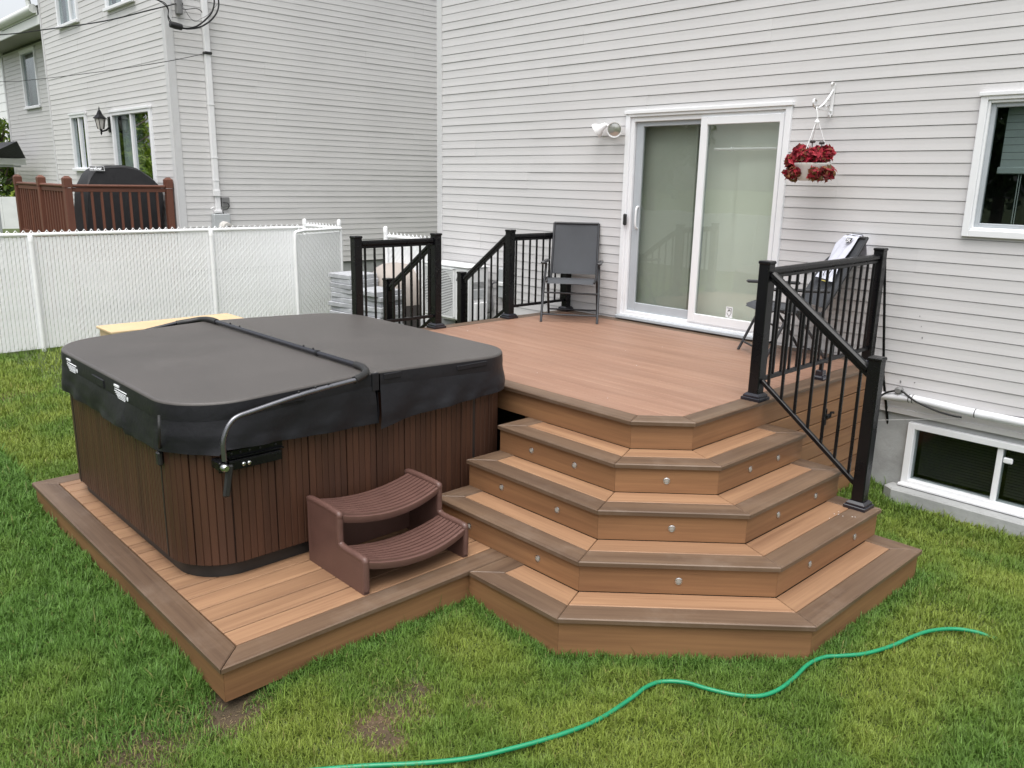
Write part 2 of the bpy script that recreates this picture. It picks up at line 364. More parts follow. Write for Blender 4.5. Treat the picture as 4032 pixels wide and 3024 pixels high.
def vnoise(x, y):
    x = np.asarray(x, float); y = np.asarray(y, float); xi = np.floor(x).astype(int); yi = np.floor(y).astype(int); fx = x-xi; fy = y-yi
    fx = fx*fx*(3-2*fx); fy = fy*fy*(3-2*fy); g = lambda a, b: _nt[a % 64, b % 64]
    return (g(xi, yi)*(1-fx)+g(xi+1, yi)*fx)*(1-fy)+(g(xi, yi+1)*(1-fx)+g(xi+1, yi+1)*fx)*fy
def fbm(x, y, o=3):
    s = 0; a = 0.5
    for k in range(o): s = s+a*vnoise(np.asarray(x)*2**k+17*k, np.asarray(y)*2**k+5*k); a /= 2
    return s/(1-0.5**o)
def catmull(pts, n=8):
    pts = [np.asarray(p, float) for p in pts]; out = []
    P = [2*pts[0]-pts[1]]+pts+[2*pts[-1]-pts[-2]]
    for i in range(1, len(P)-2):
        for k in range(n):
            t = k/n; out.append(0.5*((2*P[i])+(-P[i-1]+P[i+1])*t+(2*P[i-1]-5*P[i]+4*P[i+1]-P[i+2])*t*t+(-P[i-1]+3*P[i]-3*P[i+1]+P[i+2])*t**3))
    out.append(pts[-1]); return out

# ------------------------------------------------------------------ dimensions (metres; house wall at y=0, lawn z=0)
yF, xR, c0, T, xL, yB, RS, HD = -2.972, 5.866, 8.559, 0.2678, 4.695, -1.803, 0.18, 0.90
DX0 = 2.28                                # deck's left edge
BW = 0.14                                 # board width
PX0, PX1, PY0 = 2.32, 5.352, -5.474       # spa platform
S2 = math.sqrt(2)

# ------------------------------------------------------------------ ground
def hgt(x, y):
    x = np.asarray(x, float); y = np.asarray(y, float)
    z = -0.20*smoothstep(5.5, 6.2, x)*smoothstep(-1.9, -0.4, y)
    z = z-0.05*np.exp(-(((x-5.38)/0.25)**2+((y+5.5)/0.25)**2))
    z = z-0.032*smoothstep(5.2, 5.8, x)*smoothstep(-2.4, -3.6, -(-y))*1.0
    near = np.exp(-((np.abs(x-3)/9)**4+(np.abs(y+4)/7)**4))
    return z+near*((fbm(x*1.3+3, y*1.3+9)-0.5)*0.05)-0.012
def axis_samples(lo, hi, step, far):
    a = list(np.arange(lo, hi+1e-6, step)); d = step; l = lo; h = hi; L_ = []; H_ = []
    while l > -far: d *= 1.5; l -= d; L_.append(l)
    d = step
    while h < far: d *= 1.5; h += d; H_.append(h)
    return np.array(L_[::-1]+a+H_)
def bare_at(x, y_):
    """bare soil patches, read off the photograph"""
    bare = np.zeros(np.shape(x))
    for (pp, r, s) in (((1480, 2830), .12, .85), ((1650, 2700), .09, .85), ((560, 2940), .18, .6), ((900, 2775), .15, .98), ((1880, 2735), .07, .5), ((1560, 2770), .16, .55), ((700, 2820), .14, .4), ((260, 2960), .2, .35), ((60, 1560), .35, .3), ((1530, 2900), .09, .8)):
        c = hz(pp, 0); wob = 1+.6*(fbm(x*6, y_*6)-.5); bare = np.maximum(bare, s*np.exp(-(((x-c[0])**2+(y_-c[1])**2)/(r*wob)**2)**1.5))
    return bare
gx = axis_samples(-4, 9.5, 0.08, 350); gy = axis_samples(-8.5, 1.0, 0.08, 350)
GX, GY = np.meshgrid(gx, gy); GZ = hgt(GX, GY)
b = MB(); nx_, ny_ = len(gx), len(gy)
b.v = np.stack([GX.ravel(), GY.ravel(), GZ.ravel()], 1).tolist()
b.f = [(j*nx_+i, j*nx_+i+1, (j+1)*nx_+i+1, (j+1)*nx_+i) for j in range(ny_-1) for i in range(nx_-1)]
def ground_mat():
    m = bpy.data.materials.new('lawn_soil'); m.use_nodes = True; N = m.node_tree.nodes; L = m.node_tree.links; bs = N['Principled BSDF']; bs.inputs['Roughness'].default_value = 0.95
    g = N.new('ShaderNodeNewGeometry'); n1 = N.new('ShaderNodeTexNoise'); n1.inputs['Scale'].default_value = 2.2; n1.inputs['Detail'].default_value = 9; n1.inputs['Roughness'].default_value = 0.7
    L.new(g.outputs['Position'], n1.inputs['Vector'])
    cr = N.new('ShaderNodeValToRGB'); e = cr.color_ramp.elements
    e[0].position = 0.3; e[0].color = (0.042, 0.034, 0.018, 1); e[1].position = 0.62; e[1].color = (0.125, 0.080, 0.046, 1)
    x = cr.color_ramp.elements.new(0.5); x.color = (0.078, 0.052, 0.030, 1)
    L.new(n1.outputs['Fac'], cr.inputs[0])
    at = N.new('ShaderNodeAttribute'); at.attribute_name = 'soil'; so_ = N.new('ShaderNodeMapRange'); so_.inputs['From Max'].default_value = 0.5; L.new(at.outputs['Fac'], so_.inputs['Value'])
    gm = N.new('ShaderNodeMix'); gm.data_type = 'RGBA'; g2 = N.new('ShaderNodeMix'); g2.data_type = 'RGBA'; g2.inputs[6].default_value = (0.035, 0.060, 0.014, 1); g2.inputs[7].default_value = (0.075, 0.098, 0.024, 1); L.new(n1.outputs['Fac'], g2.inputs[0])
    L.new(so_.outputs[0], gm.inputs[0]); L.new(g2.outputs[2], gm.inputs[6]); L.new(cr.outputs[0], gm.inputs[7]); L.new(gm.outputs[2], bs.inputs['Base Color'])
    n2 = N.new('ShaderNodeTexNoise'); n2.inputs['Scale'].default_value = 60; n2.inputs['Detail'].default_value = 5; L.new(g.outputs['Position'], n2.inputs['Vector'])
    bp = N.new('ShaderNodeBump'); bp.inputs['Strength'].default_value = 0.7; bp.inputs['Distance'].default_value = 0.02; L.new(n2.outputs['Fac'], bp.inputs['Height']); L.new(bp.outputs[0], bs.inputs['Normal'])
    MATS['lawn_soil'] = m
ground_mat()
go = part('ground', b, 'lawn_soil', kind='structure', smooth=60)
ga_ = go.data.attributes.new('soil', 'FLOAT', 'POINT'); ga_.data.foreach_set('value', bare_at(GX.ravel(), GY.ravel()).astype(np.float32))

# ------------------------------------------------------------------ siding walls
def intervals(u0, u1, cuts):
    segs = [(u0, u1)]
    for a, b_ in cuts:
        n = []
        for s, e in segs:
            if b_ <= s or a >= e: n.append((s, e)); continue
            if a > s: n.append((s, a))
            if b_ < e: n.append((b_, e))
        segs = n
    return segs
def wall_sheet(parent, mp, u0, u1, z0, z1, openings, name='sheathing'):
    us = sorted({u0, u1, *[min(max(o[i], u0), u1) for o in openings for i in (0, 1)]}); b = MB()
    for a, c in zip(us[:-1], us[1:]):
        for s, e in intervals(z0, z1, [(o[2], o[3]) for o in openings if o[0] <= a+1e-6 and o[1] >= c-1e-6]):
            P = [mp(u, d, z) for d in (0.004, 0.06) for u, z in ((a, s), (c, s), (c, e), (a, e))]
            b.add(P, [(0, 1, 2, 3), (7, 6, 5, 4), (0, 4, 5, 1), (1, 5, 6, 2), (2, 6, 7, 3), (3, 7, 4, 0)])
    return part(name, b, 'sheathing', parent)
LIP = 0.0042
def siding(parent, mp, u0, u1, z0, z1, h, openings, material, seam=3.66, seed=1):
    """horizontal vinyl courses, each piece its own board; mp(u, depth_outward_negative, z) -> xyz"""
    rs = random.Random(seed); k = 0; z = z0; sm = []
    while z < z1-0.01:
        ca, cb = z, min(z+h, z1)
        if k % 2 == 0:
            s0 = u0+rs.uniform(0.5, seam); sm = list(np.arange(s0, u1-0.3, seam))
        us = sorted({u0, u1, *[q for o in openings for q in o[:2] if u0 < q < u1 and o[2] < cb-.004 and o[3] > ca+.004]}); runs = []
        for a, c in zip(us[:-1], us[1:]):
            zseg = [q for q in intervals(ca, cb, [(o[2], o[3]) for o in openings if o[0] <= a+1e-6 and o[1] >= c-1e-6]) if q[1]-q[0] > .008]
            if runs and runs[-1][2] == zseg and abs(runs[-1][1]-a) < 1e-6: runs[-1][1] = c
            else: runs.append([a, c, zseg])
        for s, e, zseg in runs:
            for za, zb in zseg:
                cuts = [s]+[q for q in sm if s+0.15 < q < e-0.15]+[e]
                for i, (a, c) in enumerate(zip(cuts[:-1], cuts[1:])):
                    ex = 0.0026*((i+k//2) % 2)
                    off = lambda zz: -(LIP*(1-(zz-ca)/h)+0.0085+ex)
                    j1, j2 = rs.uniform(-1, 1)*0.0008, rs.uniform(-1, 1)*0.0008
                    if zb == cb: top = [(off(zb-.0062), zb-.0062), (-.0005, zb-.0055), (-.0005, zb+.003)]
                    else: top = [(off(zb), zb), (0.0, zb)]
                    pr = [(0.0, za), (off(za), za), (off((za+zb)/2)+0.0012, (za+zb)/2)]+top
                    P = [mp(a, d, zz+j1) for d, zz in pr]+[mp(c, d, zz+j2) for d, zz in pr]
                    n = len(pr); F = [(q, q+1, q+1+n, q+n) for q in range(n-1)]+[tuple(range(n))[::-1], tuple(range(n, 2*n))]
                    part('siding_board', MB().add(P, F), material, parent)
        z += h; k += 1

# ---- our house: back wall y=0, corner x=0
house = thing('house', 'pale grey vinyl sided house behind the deck with sliding door and basement window', 'house', (0, 0, -0.2))
DO = (3.04, 4.83, 0.90, 2.965)            # sliding door opening (casing outer)
WO = (6.305, 7.60, 1.95, 2.955)           # window at the right
BO = (6.115, 7.62, -0.075, 0.455)         # basement window
mpB = lambda u, d, z: (u, d, z)
ZS0 = 0.552; CH = 0.0919
w1 = wall_sheet(house, mpB, 0, 9.6, 0.54, 6.1, [DO, WO], 'back_wall')
siding(w1, mpB, 0.075, 9.6, ZS0, 5.9, CH, [DO, WO], 'siding', seed=3)
b = MB(); b.box(-0.022, 0.075, -0.024, 0.006, 0.545, 5.9, 0.004); b.box(-0.022, 0.006, 0.006, 0.08, 0.545, 5.9, 0.004); part('corner_trim', b, 'trim_grey', house)
b = MB(); b.box(0.08, 9.6, -0.020, 0.0, 0.505, 0.550, 0.003); part('starter_strip', b, 'siding', house)
# side wall and roof (seen only from the side)
mpS = lambda u, d, z: (d, u, z)
b = MB(); b.box(0.0, 0.06, 0.062, 8.5, 0.54, 6.1); part('side_wall', b, 'siding', house)
b = MB(); b.box(9.54, 9.6, 0.062, 8.5, 0.54, 6.1); part('side_wall', b, 'siding', house)
b = MB(); b.box(0.06, 9.54, 8.44, 8.5, 0.54, 6.1); part('front_wall', b, 'siding', house)
b = MB(); b.add([(-0.3, -0.45, 6.1), (9.9, -0.45, 6.1), (9.9, 8.95, 6.1), (-0.3, 8.95, 6.1), (-0.3, 4.25, 8.3), (9.9, 4.25, 8.3)], [(0, 3, 2, 1), (0, 1, 5, 4), (2, 3, 4, 5), (0, 4, 3), (1, 2, 5)]); part('roof', b, 'shingle', house)
b = MB()
for x0, x1, z0, z1 in ((0.01, BO[0], -1.2, 0.54), (BO[1], 9.6, -1.2, 0.54), (BO[0], BO[1], BO[3], 0.54), (BO[0], BO[1], -1.2, BO[2])): b.box(x0, x1, 0.012, 0.25, z0, z1)
part('foundation', b, 'concrete', house)
b = MB(); b.prism([(6.04, 0.010), (6.02, -0.10), (6.10, -0.16), (9.5, -0.16), (9.5, 0.010)], -0.7, -0.085, 0.012); part('foundation_curb', b, 'concrete', house)

def frame_rect(b, x0, x1, z0, z1, wl, wr, wb, wt, y0, y1, ch=0.004):
    b.box(x0, x0+wl, y0, y1, z0, z1, ch); b.box(x1-wr, x1, y0, y1, z0, z1, ch)
    b.box(x0+wl-.001, x1-wr+.001, y0, y1, z0, z0+wb, ch); b.box(x0+wl-.001, x1-wr+.001, y0, y1, z1-wt, z1, ch)
# sliding door
b = MB(); x0, x1, z0, z1 = DO
frame_rect(b, x0, x1, z0+0.02, z1, 0.055, 0.055, 0.045, 0.04, -0.040, 0.07); door = part('sliding_door', b, 'white_vinyl', house)
b = MB(); b.box(x0-0.012, x1+0.012, -0.055, 0.01, z1-0.012, z1+0.022, 0.004); part('drip_cap', b, 'white_vinyl', door)
b = MB(); frame_rect(b, x0+0.055, x1-0.055, z0+0.065, z1-0.04, 0.045, 0.045, 0.03, 0.045, -0.018, 0.065); part('inner_frame', b, 'white_vinyl', door)
b = MB(); b.box(x0+0.01, x1-0.01, -0.075, -0.038, z0+0.012, z0+0.045, 0.006); part('sill', b, 'screen_frame', door)
b = MB(); frame_rect(b, 3.925, 4.765, 0.985, 2.895, 0.072, 0.040, 0.085, 0.07, -0.030, 0.005); part('fixed_sash', b, 'white_vinyl', door)
b = MB(); frame_rect(b, 3.145, 3.985, 0.985, 2.89, 0.085, 0.05, 0.10, 0.055, 0.012, 0.050); part('sliding_sash', b, 'screen_frame', door)
b = MB(); b.box(3.995, 4.728, -0.012, -0.006, 1.065, 2.83); part('pane', b, 'glass', door)
b = MB(); b.box(3.225, 3.94, 0.028, 0.034, 1.08, 2.84); part('pane', b, 'screened_glass', door)
# panel curtains behind the glass
for i, (a, c, yy) in enumerate(((3.10, 3.79, 0.14), (3.72, 4.36, 0.165), (4.26, 4.86, 0.14))):
    b = MB(); b.box(a, c, yy, yy+0.004, 0.96, 2.93); part('curtain_panel', b, 'curtain', door)
b = MB(); b.tube([(4.03, 0.075, 2.61), (4.76, 0.075, 2.61)], 0.013, 8); b.lathe([(0.02, -0.012), (0.02, 0.012)], (4.21, 0.075, 2.61), 10, (1, 0, 0)); part('security_bar', b, 'white_paint', door)
b = MB(); b.box(3.085, 3.128, -0.070, -0.042, 1.87, 1.985, 0.010); part('latch', b, 'black_plastic', door)
b = MB(); b.tube(catmull([(3.215, 0.012, 1.84), (3.22, -0.022, 1.86), (3.22, -0.03, 1.95), (3.22, -0.022, 2.04), (3.215, 0.012, 2.06)], 4), 0.011, 8); part('pull_handle', b, 'white_vinyl', door, smooth=50)
# sticker: shield outline with a dark cap shape
sp = hy((2871, 1228), -0.013)
b = MB(); b.add([(sp[0]-.036, -0.0135, sp[2]+.048), (sp[0]+.036, -0.0135, sp[2]+.048), (sp[0]+.036, -0.0135, sp[2]-.055), (sp[0]-.036, -0.0135, sp[2]-.055)], [(0, 3, 2, 1)]); part('sticker', b, 'print_white', door)
b = MB(); sh = [(-.024, .036), (.024, .034), (.022, -.012), (.002, -.044), (-.024, -.010)]
for i in range(5):
    p, q = sh[i], sh[(i+1) % 5]; b.beam((sp[0]+p[0], -0.0145, sp[2]+p[1]), (sp[0]+q[0], -0.0145, sp[2]+q[1]), 0.003, 0.004)
cap = [(-.017, -.004), (-.012, .018), (0, .024), (.012, .018), (.018, -.006), (.010, .008), (-.004, .006)]
b.add([(sp[0]+u, -0.0148, sp[2]+v_) for u, v_ in cap], [tuple(range(7))]); part('sticker_print', b, 'box_grey', door)
b = MB(); b.box(2.8, 5.1, 0.08, 0.085, 0.7, 0.95); b.box(2.8, 5.1, 0.5, 0.51, 0.7, 3.3); b.box(2.8, 2.81, 0.08, 0.5, 0.7, 3.3); b.box(5.09, 5.1, 0.08, 0.5, 0.7, 3.3); part('room', b, 'interior', door)
# window at the right
b = MB(); x0, x1, z0, z1 = WO
frame_rect(b, x0, x1, z0, z1, 0.05, 0.05, 0.05, 0.04, -0.045, 0.06); win = part('window', b, 'white_vinyl', house)
b = MB(); b.box(x0-0.012, x1+0.01, -0.058, 0.01, z1-0.012, z1+0.016, 0.003); part('drip_cap', b, 'white_vinyl', win)
b = MB(); frame_rect(b, x0+0.05, x1-0.05, z0+0.05, z1-0.04, 0.018, 0.02, 0.02, 0.02, -0.030, 0.05); part('inner_frame', b, 'white_vinyl', win)
b = MB(); frame_rect(b, x0+0.068, x1-0.07, z0+0.07, z1-0.06, 0.032, 0.03, 0.03, 0.03, -0.006, 0.04); part('sash', b, 'screen_frame', win)
b = MB(); b.box(x0+0.095, x1-0.095, 0.012, 0.017, z0+0.095, z1-0.085); part('pane', b, 'glass_dark', win)
for i in range(8): b = MB(); b.box(x0+0.150, x1-0.12, 0.10, 0.106+0.004*(i % 2), 2.455+i*0.052, 2.455+(i+1)*0.052-0.003); part('blind_fold', b, 'blind', win)
b = MB(); b.box(x0+0.135, x1-0.11, 0.09, 0.12, 2.405, 2.455, 0.006); part('blind_rail', b, 'blind', win)
b = MB(); b.tube([(6.60, 0.11, 2.41), (6.60, 0.11, 2.05)], 0.003, 5); b.tube([(6.585, 0.11, 2.41), (6.585, 0.11, 2.05)], 0.003, 5); part('blind_cord', b, 'blind', win)
b = MB(); b.box(6.2, 7.7, 0.6, 0.61, 1.8, 3.1); b.box(6.2, 6.21, 0.07, 0.6, 1.8, 3.1); b.box(7.69, 7.7, 0.07, 0.6, 1.8, 3.1); b.box(6.2, 7.7, 0.07, 0.6, 1.8, 1.81); b.box(6.2, 7.7, 0.07, 0.6, 3.09, 3.1); part('room', b, 'interior', win)
# basement window
b = MB(); x0, x1, z0, z1 = BO
frame_rect(b, x0, x1, z0, z1, 0.055, 0.055, 0.05, 0.05, -0.03, 0.08); bw = part('basement_window', b, 'white_vinyl', house)
b = MB(); b.box(x0-0.01, x1+0.01, -0.062, -0.028, z0-0.004, z0+0.020, 0.005); part('sill', b, 'white_vinyl', bw)
b = MB(); b.box(6.775, 6.815, -0.012, 0.07, z0+0.05, z1-0.05, 0.004); part('meeting_rail', b, 'white_vinyl', bw)
b = MB(); b.box(x0+0.055, 6.775, 0.03, 0.035, z0+0.05, z1-0.05); part('pane', b, 'glass_dark', bw)
b = MB(); b.box(6.815, x1-0.055, 0.012, 0.017, z0+0.05, z1-0.05); part('pane', b, 'glass_dark', bw)
b = MB(); b.box(6.82, 6.885, -0.006, 0.012, 0.29, 0.335, 0.008); part('sticker', b, 'print_white', bw)
for a, c in ((6.19, 6.77), (6.83, 7.56)):
    b = MB()
    for i in range(18): b.obox(((a+c)/2, 0.12, 0.005+i*0.023), V(1, 0, 0), V(0, .8, .6), V(0, -.6, .8), (c-a)/2, 0.011, 0.0008)
    part('venetian_blind', b, 'taupe_cover', bw)
b = MB(); b.box(6.0, 7.75, 0.7, 0.71, -0.3, 0.6); b.box(6.0, 6.01, 0.26, 0.7, -0.3, 0.6); b.box(7.74, 7.75, 0.26, 0.7, -0.3, 0.6); b.box(6.0, 7.75, 0.26, 0.7, -0.3, -0.29); b.box(6.0, 7.75, 0.26, 0.7, 0.59, 0.6); part('room', b, 'interior', bw)
# chips in the siding
b = MB()
for (px, py, r) in ((3545, 1503, .016), (3602, 1507, .008), (3628, 1285, .006), (3622, 1245, .005), (3632, 1330, .009)):
    p = hy((px, py), -0.0175); n = 7; P = [(p[0]+r*math.cos(k*6.283/n)*random.uniform(.3, 1), -0.0185, p[2]+r*math.sin(k*6.283/n)*random.uniform(.5, 1.3)) for k in range(n)]; b.add(P, [tuple(range(n))])
part('siding_chip', b, 'box_grey', house)

# ------------------------------------------------------------------ neighbour's house
XN, YN = -4.6, -1.531
nb = thing('neighbour_house', 'light grey vinyl sided neighbouring house with white windows beyond the white fence', 'house', (XN, YN, 0))
mpF = lambda u, d, z: (u, YN+d, z)        # back facade, faces -y
mpR = lambda u, d, z: (XN-d, u, z)        # side wall, faces +x
NO = [(-7.21, -5.385, 1.25, 3.315), (-9.505, -8.58, 2.325, 3.36), (-9.65, -8.45, 4.925, 6.0), (-6.96, -5.70, 4.91, 6.0)]
CHN = 0.0966; ZN0 = 0.80
wf = wall_sheet(nb, mpF, -10.81, XN, 0.78, 7.0, NO, 'back_wall')
siding(wf, mpF, -10.76, XN-0.09, ZN0, 6.6, CHN, NO, 'siding_neighbour', seed=11)
wr = wall_sheet(nb, mpR, YN+0.062, 9.0, 0.78, 7.0, [], 'side_wall')
siding(wr, mpR, YN+0.09, 9.0, ZN0, 6.6, CHN, [], 'siding_neighbour', seed=12)
b = MB(); b.box(XN-0.09, XN+0.024, YN-0.026, YN+0.004, 0.79, 6.6, 0.004); b.box(XN-0.004, XN+0.024, YN+0.004, YN+0.10, 0.79, 6.6, 0.004); part('corner_trim', b, 'trim_grey', nb)
b = MB(); b.box(-10.83, -10.76, YN-0.03, YN+0.03, 0.79, 6.6, 0.004); part('corner_trim', b, 'trim_grey', nb)
b = MB(); b.box(-10.8, XN-0.03, YN+0.02, YN+0.3, -0.5, 0.78); b.box(XN-0.3, XN-0.02, YN+0.3, 9.0, -0.5, 0.78); part('foundation', b, 'concrete', nb)
b = MB(); b.add([(-11.2, YN-.45, 7.0), (XN+.35, YN-.45, 7.0), (XN+.35, 9.4, 7.0), (-11.2, 9.4, 7.0), (-8, YN-.45, 9.4), (-8, 9.4, 9.4)], [(0, 3, 2, 1), (0, 1, 4), (2, 3, 5), (1, 2, 5, 4), (0, 4, 5, 3)]); part('roof', b, 'shingle', nb)
# set back wing at the left with an eave
YW = -0.93; WW = (-14.96, -13.73, 3.755, 5.06)
mpW = lambda u, d, z: (u, YW+d, z)
ww = wall_sheet(nb, mpW, -16.75, -10.81, 0.9, 5.25, [WW], 'wing_wall')
siding(ww, mpW, -16.70, -10.83, 0.95, 5.15, CHN, [WW], 'siding_neighbour', seed=13)
b = MB(); b.box(-16.82, -16.70, YW-0.03, YW+.02, 0.9, 5.2, .004); part('corner_trim', b, 'trim_grey', nb)
b = MB(); b.box(-17.2, -10.835, YN-0.0, YW+0.0, 5.20, 5.23); part('soffit', b, 'soffit', nb)
b = MB(); b.box(-17.2, -10.86, YN-0.03, YN, 5.16, 5.33, .004); part('fascia', b, 'gutter', nb)
b = MB(); b.box(-17.2, -10.90, YN-0.045, YN-0.031, 5.335, 5.40, .004); part('fascia_trim', b, 'gutter', nb)
b = MB(); b.tube([(-17.2, YN-0.09, 5.45), (-10.95, YN-0.09, 5.45)], 0.085, 10); gut = part('gutter', b, 'gutter', nb, smooth=50)
b = MB(); b.tube(catmull([(-11.15, YN-.1, 5.50), (-11.15, YN-.12, 5.66), (-11.0, YN-.14, 5.80), (-10.72, YN-.12, 5.84)], 5), 0.05, 10); part('elbow', b, 'gutter', gut, smooth=50)
b = MB(); b.add([(-17.4, YN-.05, 5.5), (-10.83, YN-.05, 5.5), (-10.83, 4.0, 7.6), (-17.4, 4.0, 7.6)], [(0, 1, 2, 3), (3, 2, 1, 0)]); part('wing_roof', b, 'shingle', nb)
def nb_window(o, y, slider=False, sill=True, split=0.5, drape='lace_curtain'):
    x0, x1, z0, z1 = o; b = MB(); frame_rect(b, x0, x1, z0, z1, 0.07, 0.07, 0.06, 0.06, y-0.05, y+0.05)
    wn = part('window', b, 'white_vinyl', nb)
    if sill: b = MB(); b.box(x0-0.03, x1+0.03, y-0.085, y-0.045, z0-0.012, z0+0.045, 0.008); part('sill', b, 'white_vinyl', wn)
    b = MB(); b.box(x0-0.02, x1+0.02, y-0.065, y-0.02, z1-0.01, z1+0.03, 0.004); part('drip_cap', b, 'white_vinyl', wn)
    xm = x0+(x1-x0)*split
    if split < 1: b = MB(); b.box(xm-0.03, xm+0.03, y-0.035, y+0.03, z0+0.06, z1-0.06, 0.004); part('mullion', b, 'white_vinyl', wn)
    segs = ((x0+0.07, xm-0.03), (xm+0.03, x1-0.07)) if split < 1 else ((x0+.07, x1-.07),)
    for i, (a, c) in enumerate(segs):
        b = MB(); b.box(a, c, y+0.0, y+0.006, z0+0.06, z1-0.06); part('pane', b, 'glass_mirror' if i else 'glass_dark', wn)
    b = MB(); b.grid(lambda u, v_: (x0+0.05+(xm-x0)*u*.99, y+0.12+0.015*math.sin(u*26), z0+0.05+(z1-z0-0.1)*v_), 40, 1); part('drape', b, drape, wn)
    b = MB(); b.box(x0-.2, x1+.2, y+0.5, y+0.51, z0-.2, z1+.2); b.box(x0-.2, x0-.19, y+.07, y+.5, z0-.2, z1+.2); b.box(x1+.19, x1+.2, y+.07, y+.5, z0-.2, z1+.2); part('room', b, 'interior', wn)
nb_window(NO[0], YN, sill=False); nb_window(NO[1], YN); nb_window(NO[2], YN, split=0.62); nb_window(NO[3], YN, split=0.6); nb_window(WW, YW, split=1, drape='box_grey')
# service conduit, meter, cables on the neighbour's side wall
XC = XN+0.075
cdt = thing('service_conduit', 'white service conduit running up the neighbouring side wall above the meter', 'conduit', (XC, -0.91, 1.7))
b = MB(); b.box(XN+0.018, XN+0.088, -0.985, -0.900, 2.0, 6.3, 0.006); part('duct', b, 'white_paint', cdt)
b = MB(); b.box(XN+0.018, XN+0.075, -0.965, -0.890, 1.74, 2.0, 0.006); part('lower_duct', b, 'white_paint', cdt)
b = MB(); b.box(XN+0.016, XN+0.098, -0.99, -0.892, 1.96, 2.06, 0.006); part('coupling', b, 'white_paint', cdt)
b = MB(); b.box(XN+0.016, XN+0.10, -0.99, -0.88, 1.70, 1.745, 0.006); b.tube([(XN+.09, -.96, 1.78), (XN+.12, -1.03, 1.80), (XN+.09, -1.07, 1.765), (XN+.06, -1.0, 1.75)], .006, 6); part('clamp', b, 'white_paint', cdt)
b = MB(); pc = hx((815, 208), XN+.09); b.box(XN+0.01, XN+0.11, -1.0, -0.885, pc[2]-.02, pc[2]+.02, 0.008); part('strap', b, 'black_plastic', cdt)
for zz in (3.35, 2.55, 2.2): b = MB(); b.box(XN+0.016, XN+0.094, -0.99, -0.894, zz, zz+0.012); part('strap', b, 'white_paint', cdt)
mt = thing('electric_meter', 'grey electric meter box on the neighbouring wall below the white conduit', 'meter', (XN, -0.9, 1.4))
b = MB(); b.box(XN+0.014, XN+0.13, -1.04, -0.765, 1.22, 1.685, 0.010); part('box', b, 'meter_grey', mt)
b = MB(); b.lathe([(0.095, 0), (0.095, .02), (0.085, .03), (0.085, .10), (0.07, .125)], (XN+0.13, -0.88, 1.475), 20, (1, 0, 0)); part('dial_glass', b, 'lamp_glass', mt, smooth=40)
b = MB(); b.box(XN+0.14, XN+0.262, -0.915, -0.84, 1.49, 1.505); part('dial_mark', b, 'box_grey', mt)
b = MB(); b.box(XN+0.014, XN+0.07, -0.865, -0.735, 1.79, 1.945, 0.006); tag(part('junction_box', b, 'box_grey'), 'small dark grey junction box beside the white conduit above the meter', 'junction box')
b = MB(); b.tube(catmull([(XN+.05, -.87, 1.86), (XN+.10, -.80, 1.86), (XN+.11, -.77, 1.81), (XN+.09, -.80, 1.755), (XN+.06, -.86, 1.74), (XN+.05, -.84, 1.68)], 5), 0.008, 6); tag(part('cable', b, 'cable', smooth=60), 'short black cable curling from the junction box to the meter', 'cable')
def wallpts(pts, x): return [hx(p, x) for p in pts]
zz = lambda x, y: (600+x*300/1914, y*300/1914)
sv = thing('service_cable', 'thick black service cable loop with splice hanging below the corner of the neighbouring house', 'cable', (XN, -1.0, 4.6))
for k, pl in enumerate(([(1555, -20), (1545, 150), (1480, 330), (1330, 500), (1150, 640), (1000, 695), (860, 715), (740, 700)], [(1660, -20), (1665, 150), (1610, 330), (1480, 500), (1300, 630), (1130, 700), (900, 725), (740, 706)])):
    b = MB(); b.tube(catmull(wallpts([zz(*p) for p in pl], XN+.20), 5), 0.012, 6); part('loop', b, 'cable', sv, smooth=60)
p0, p1 = hx(zz(430, 605), XN+.2), hx(zz(755, 690), XN+.2)
b = MB(); d = unit(p1-p0); b.tube([p0, p0+d*.01, (p0+p1)/2, p1-d*.01, p1], [.025, .045, .05, .045, .025], 8); part('splice', b, 'cable', sv, smooth=50)
for pl in ([(440, 575), (390, 430), (405, 260), (370, 150), (300, 70), (200, 20), (60, -20)], [(480, 560), (400, 400), (395, 250), (330, 140), (230, 60), (120, 0), (20, -30)]):
    b = MB(); b.tube(catmull(wallpts([zz(*p) for p in pl], XN+.2), 5), 0.007, 6); part('lead', b, 'cable', sv, smooth=60)
b = MB()
b.tube(catmull(wallpts([zz(*p) for p in ((720, 60), (760, 90), (740, 190), (800, 235), (950, 225), (1080, 210), (1200, 255), (1270, 350))], XN+.06), 5), 0.006, 6); part('drop_wire', b, 'cable', sv, smooth=60)
b = MB(); b.tube(catmull(wallpts([zz(*p) for p in ((700, 90), (820, 250), (930, 420), (1020, 510), (1100, 535), (1220, 470), (1400, 370), (1560, 190), (1650, 80))], XN+.12), 5), 0.004, 6); part('drop_wire', b, 'cable_grey', sv, smooth=60)
p = hx(zz(650, 130), XN+.05); b = MB(); b.box(XN+.015, XN+.10, p[1]-.045, p[1]+.045, p[2]-.13, p[2]+.20, .012); tag(part('cable_bracket', b, 'box_grey'), 'small grey cable bracket high on the neighbouring side wall near its corner', 'bracket')
def overhead(a, pl, r, name, lab):
    b = MB(); b.tube(catmull([a]+pl, 6), r, 6); tag(part(name, b, 'cable', smooth=60), lab, 'cable')
far = lambda px, d: CAMP+(CF+CR*(px[0]-2016)/FPX-CU*(px[1]-1512)/FPX)*d
overhead(hx(zz(600, 90), XN+.1), [hy((585, 41), -1.72), hy((400, 85), -2.0), hy((165, 118), -2.4), hy((0, 137), -2.8), hy((-400, 160), -4.0)], 0.010, 'overhead_cable', 'black overhead cable running from the neighbouring house corner past its upper windows')
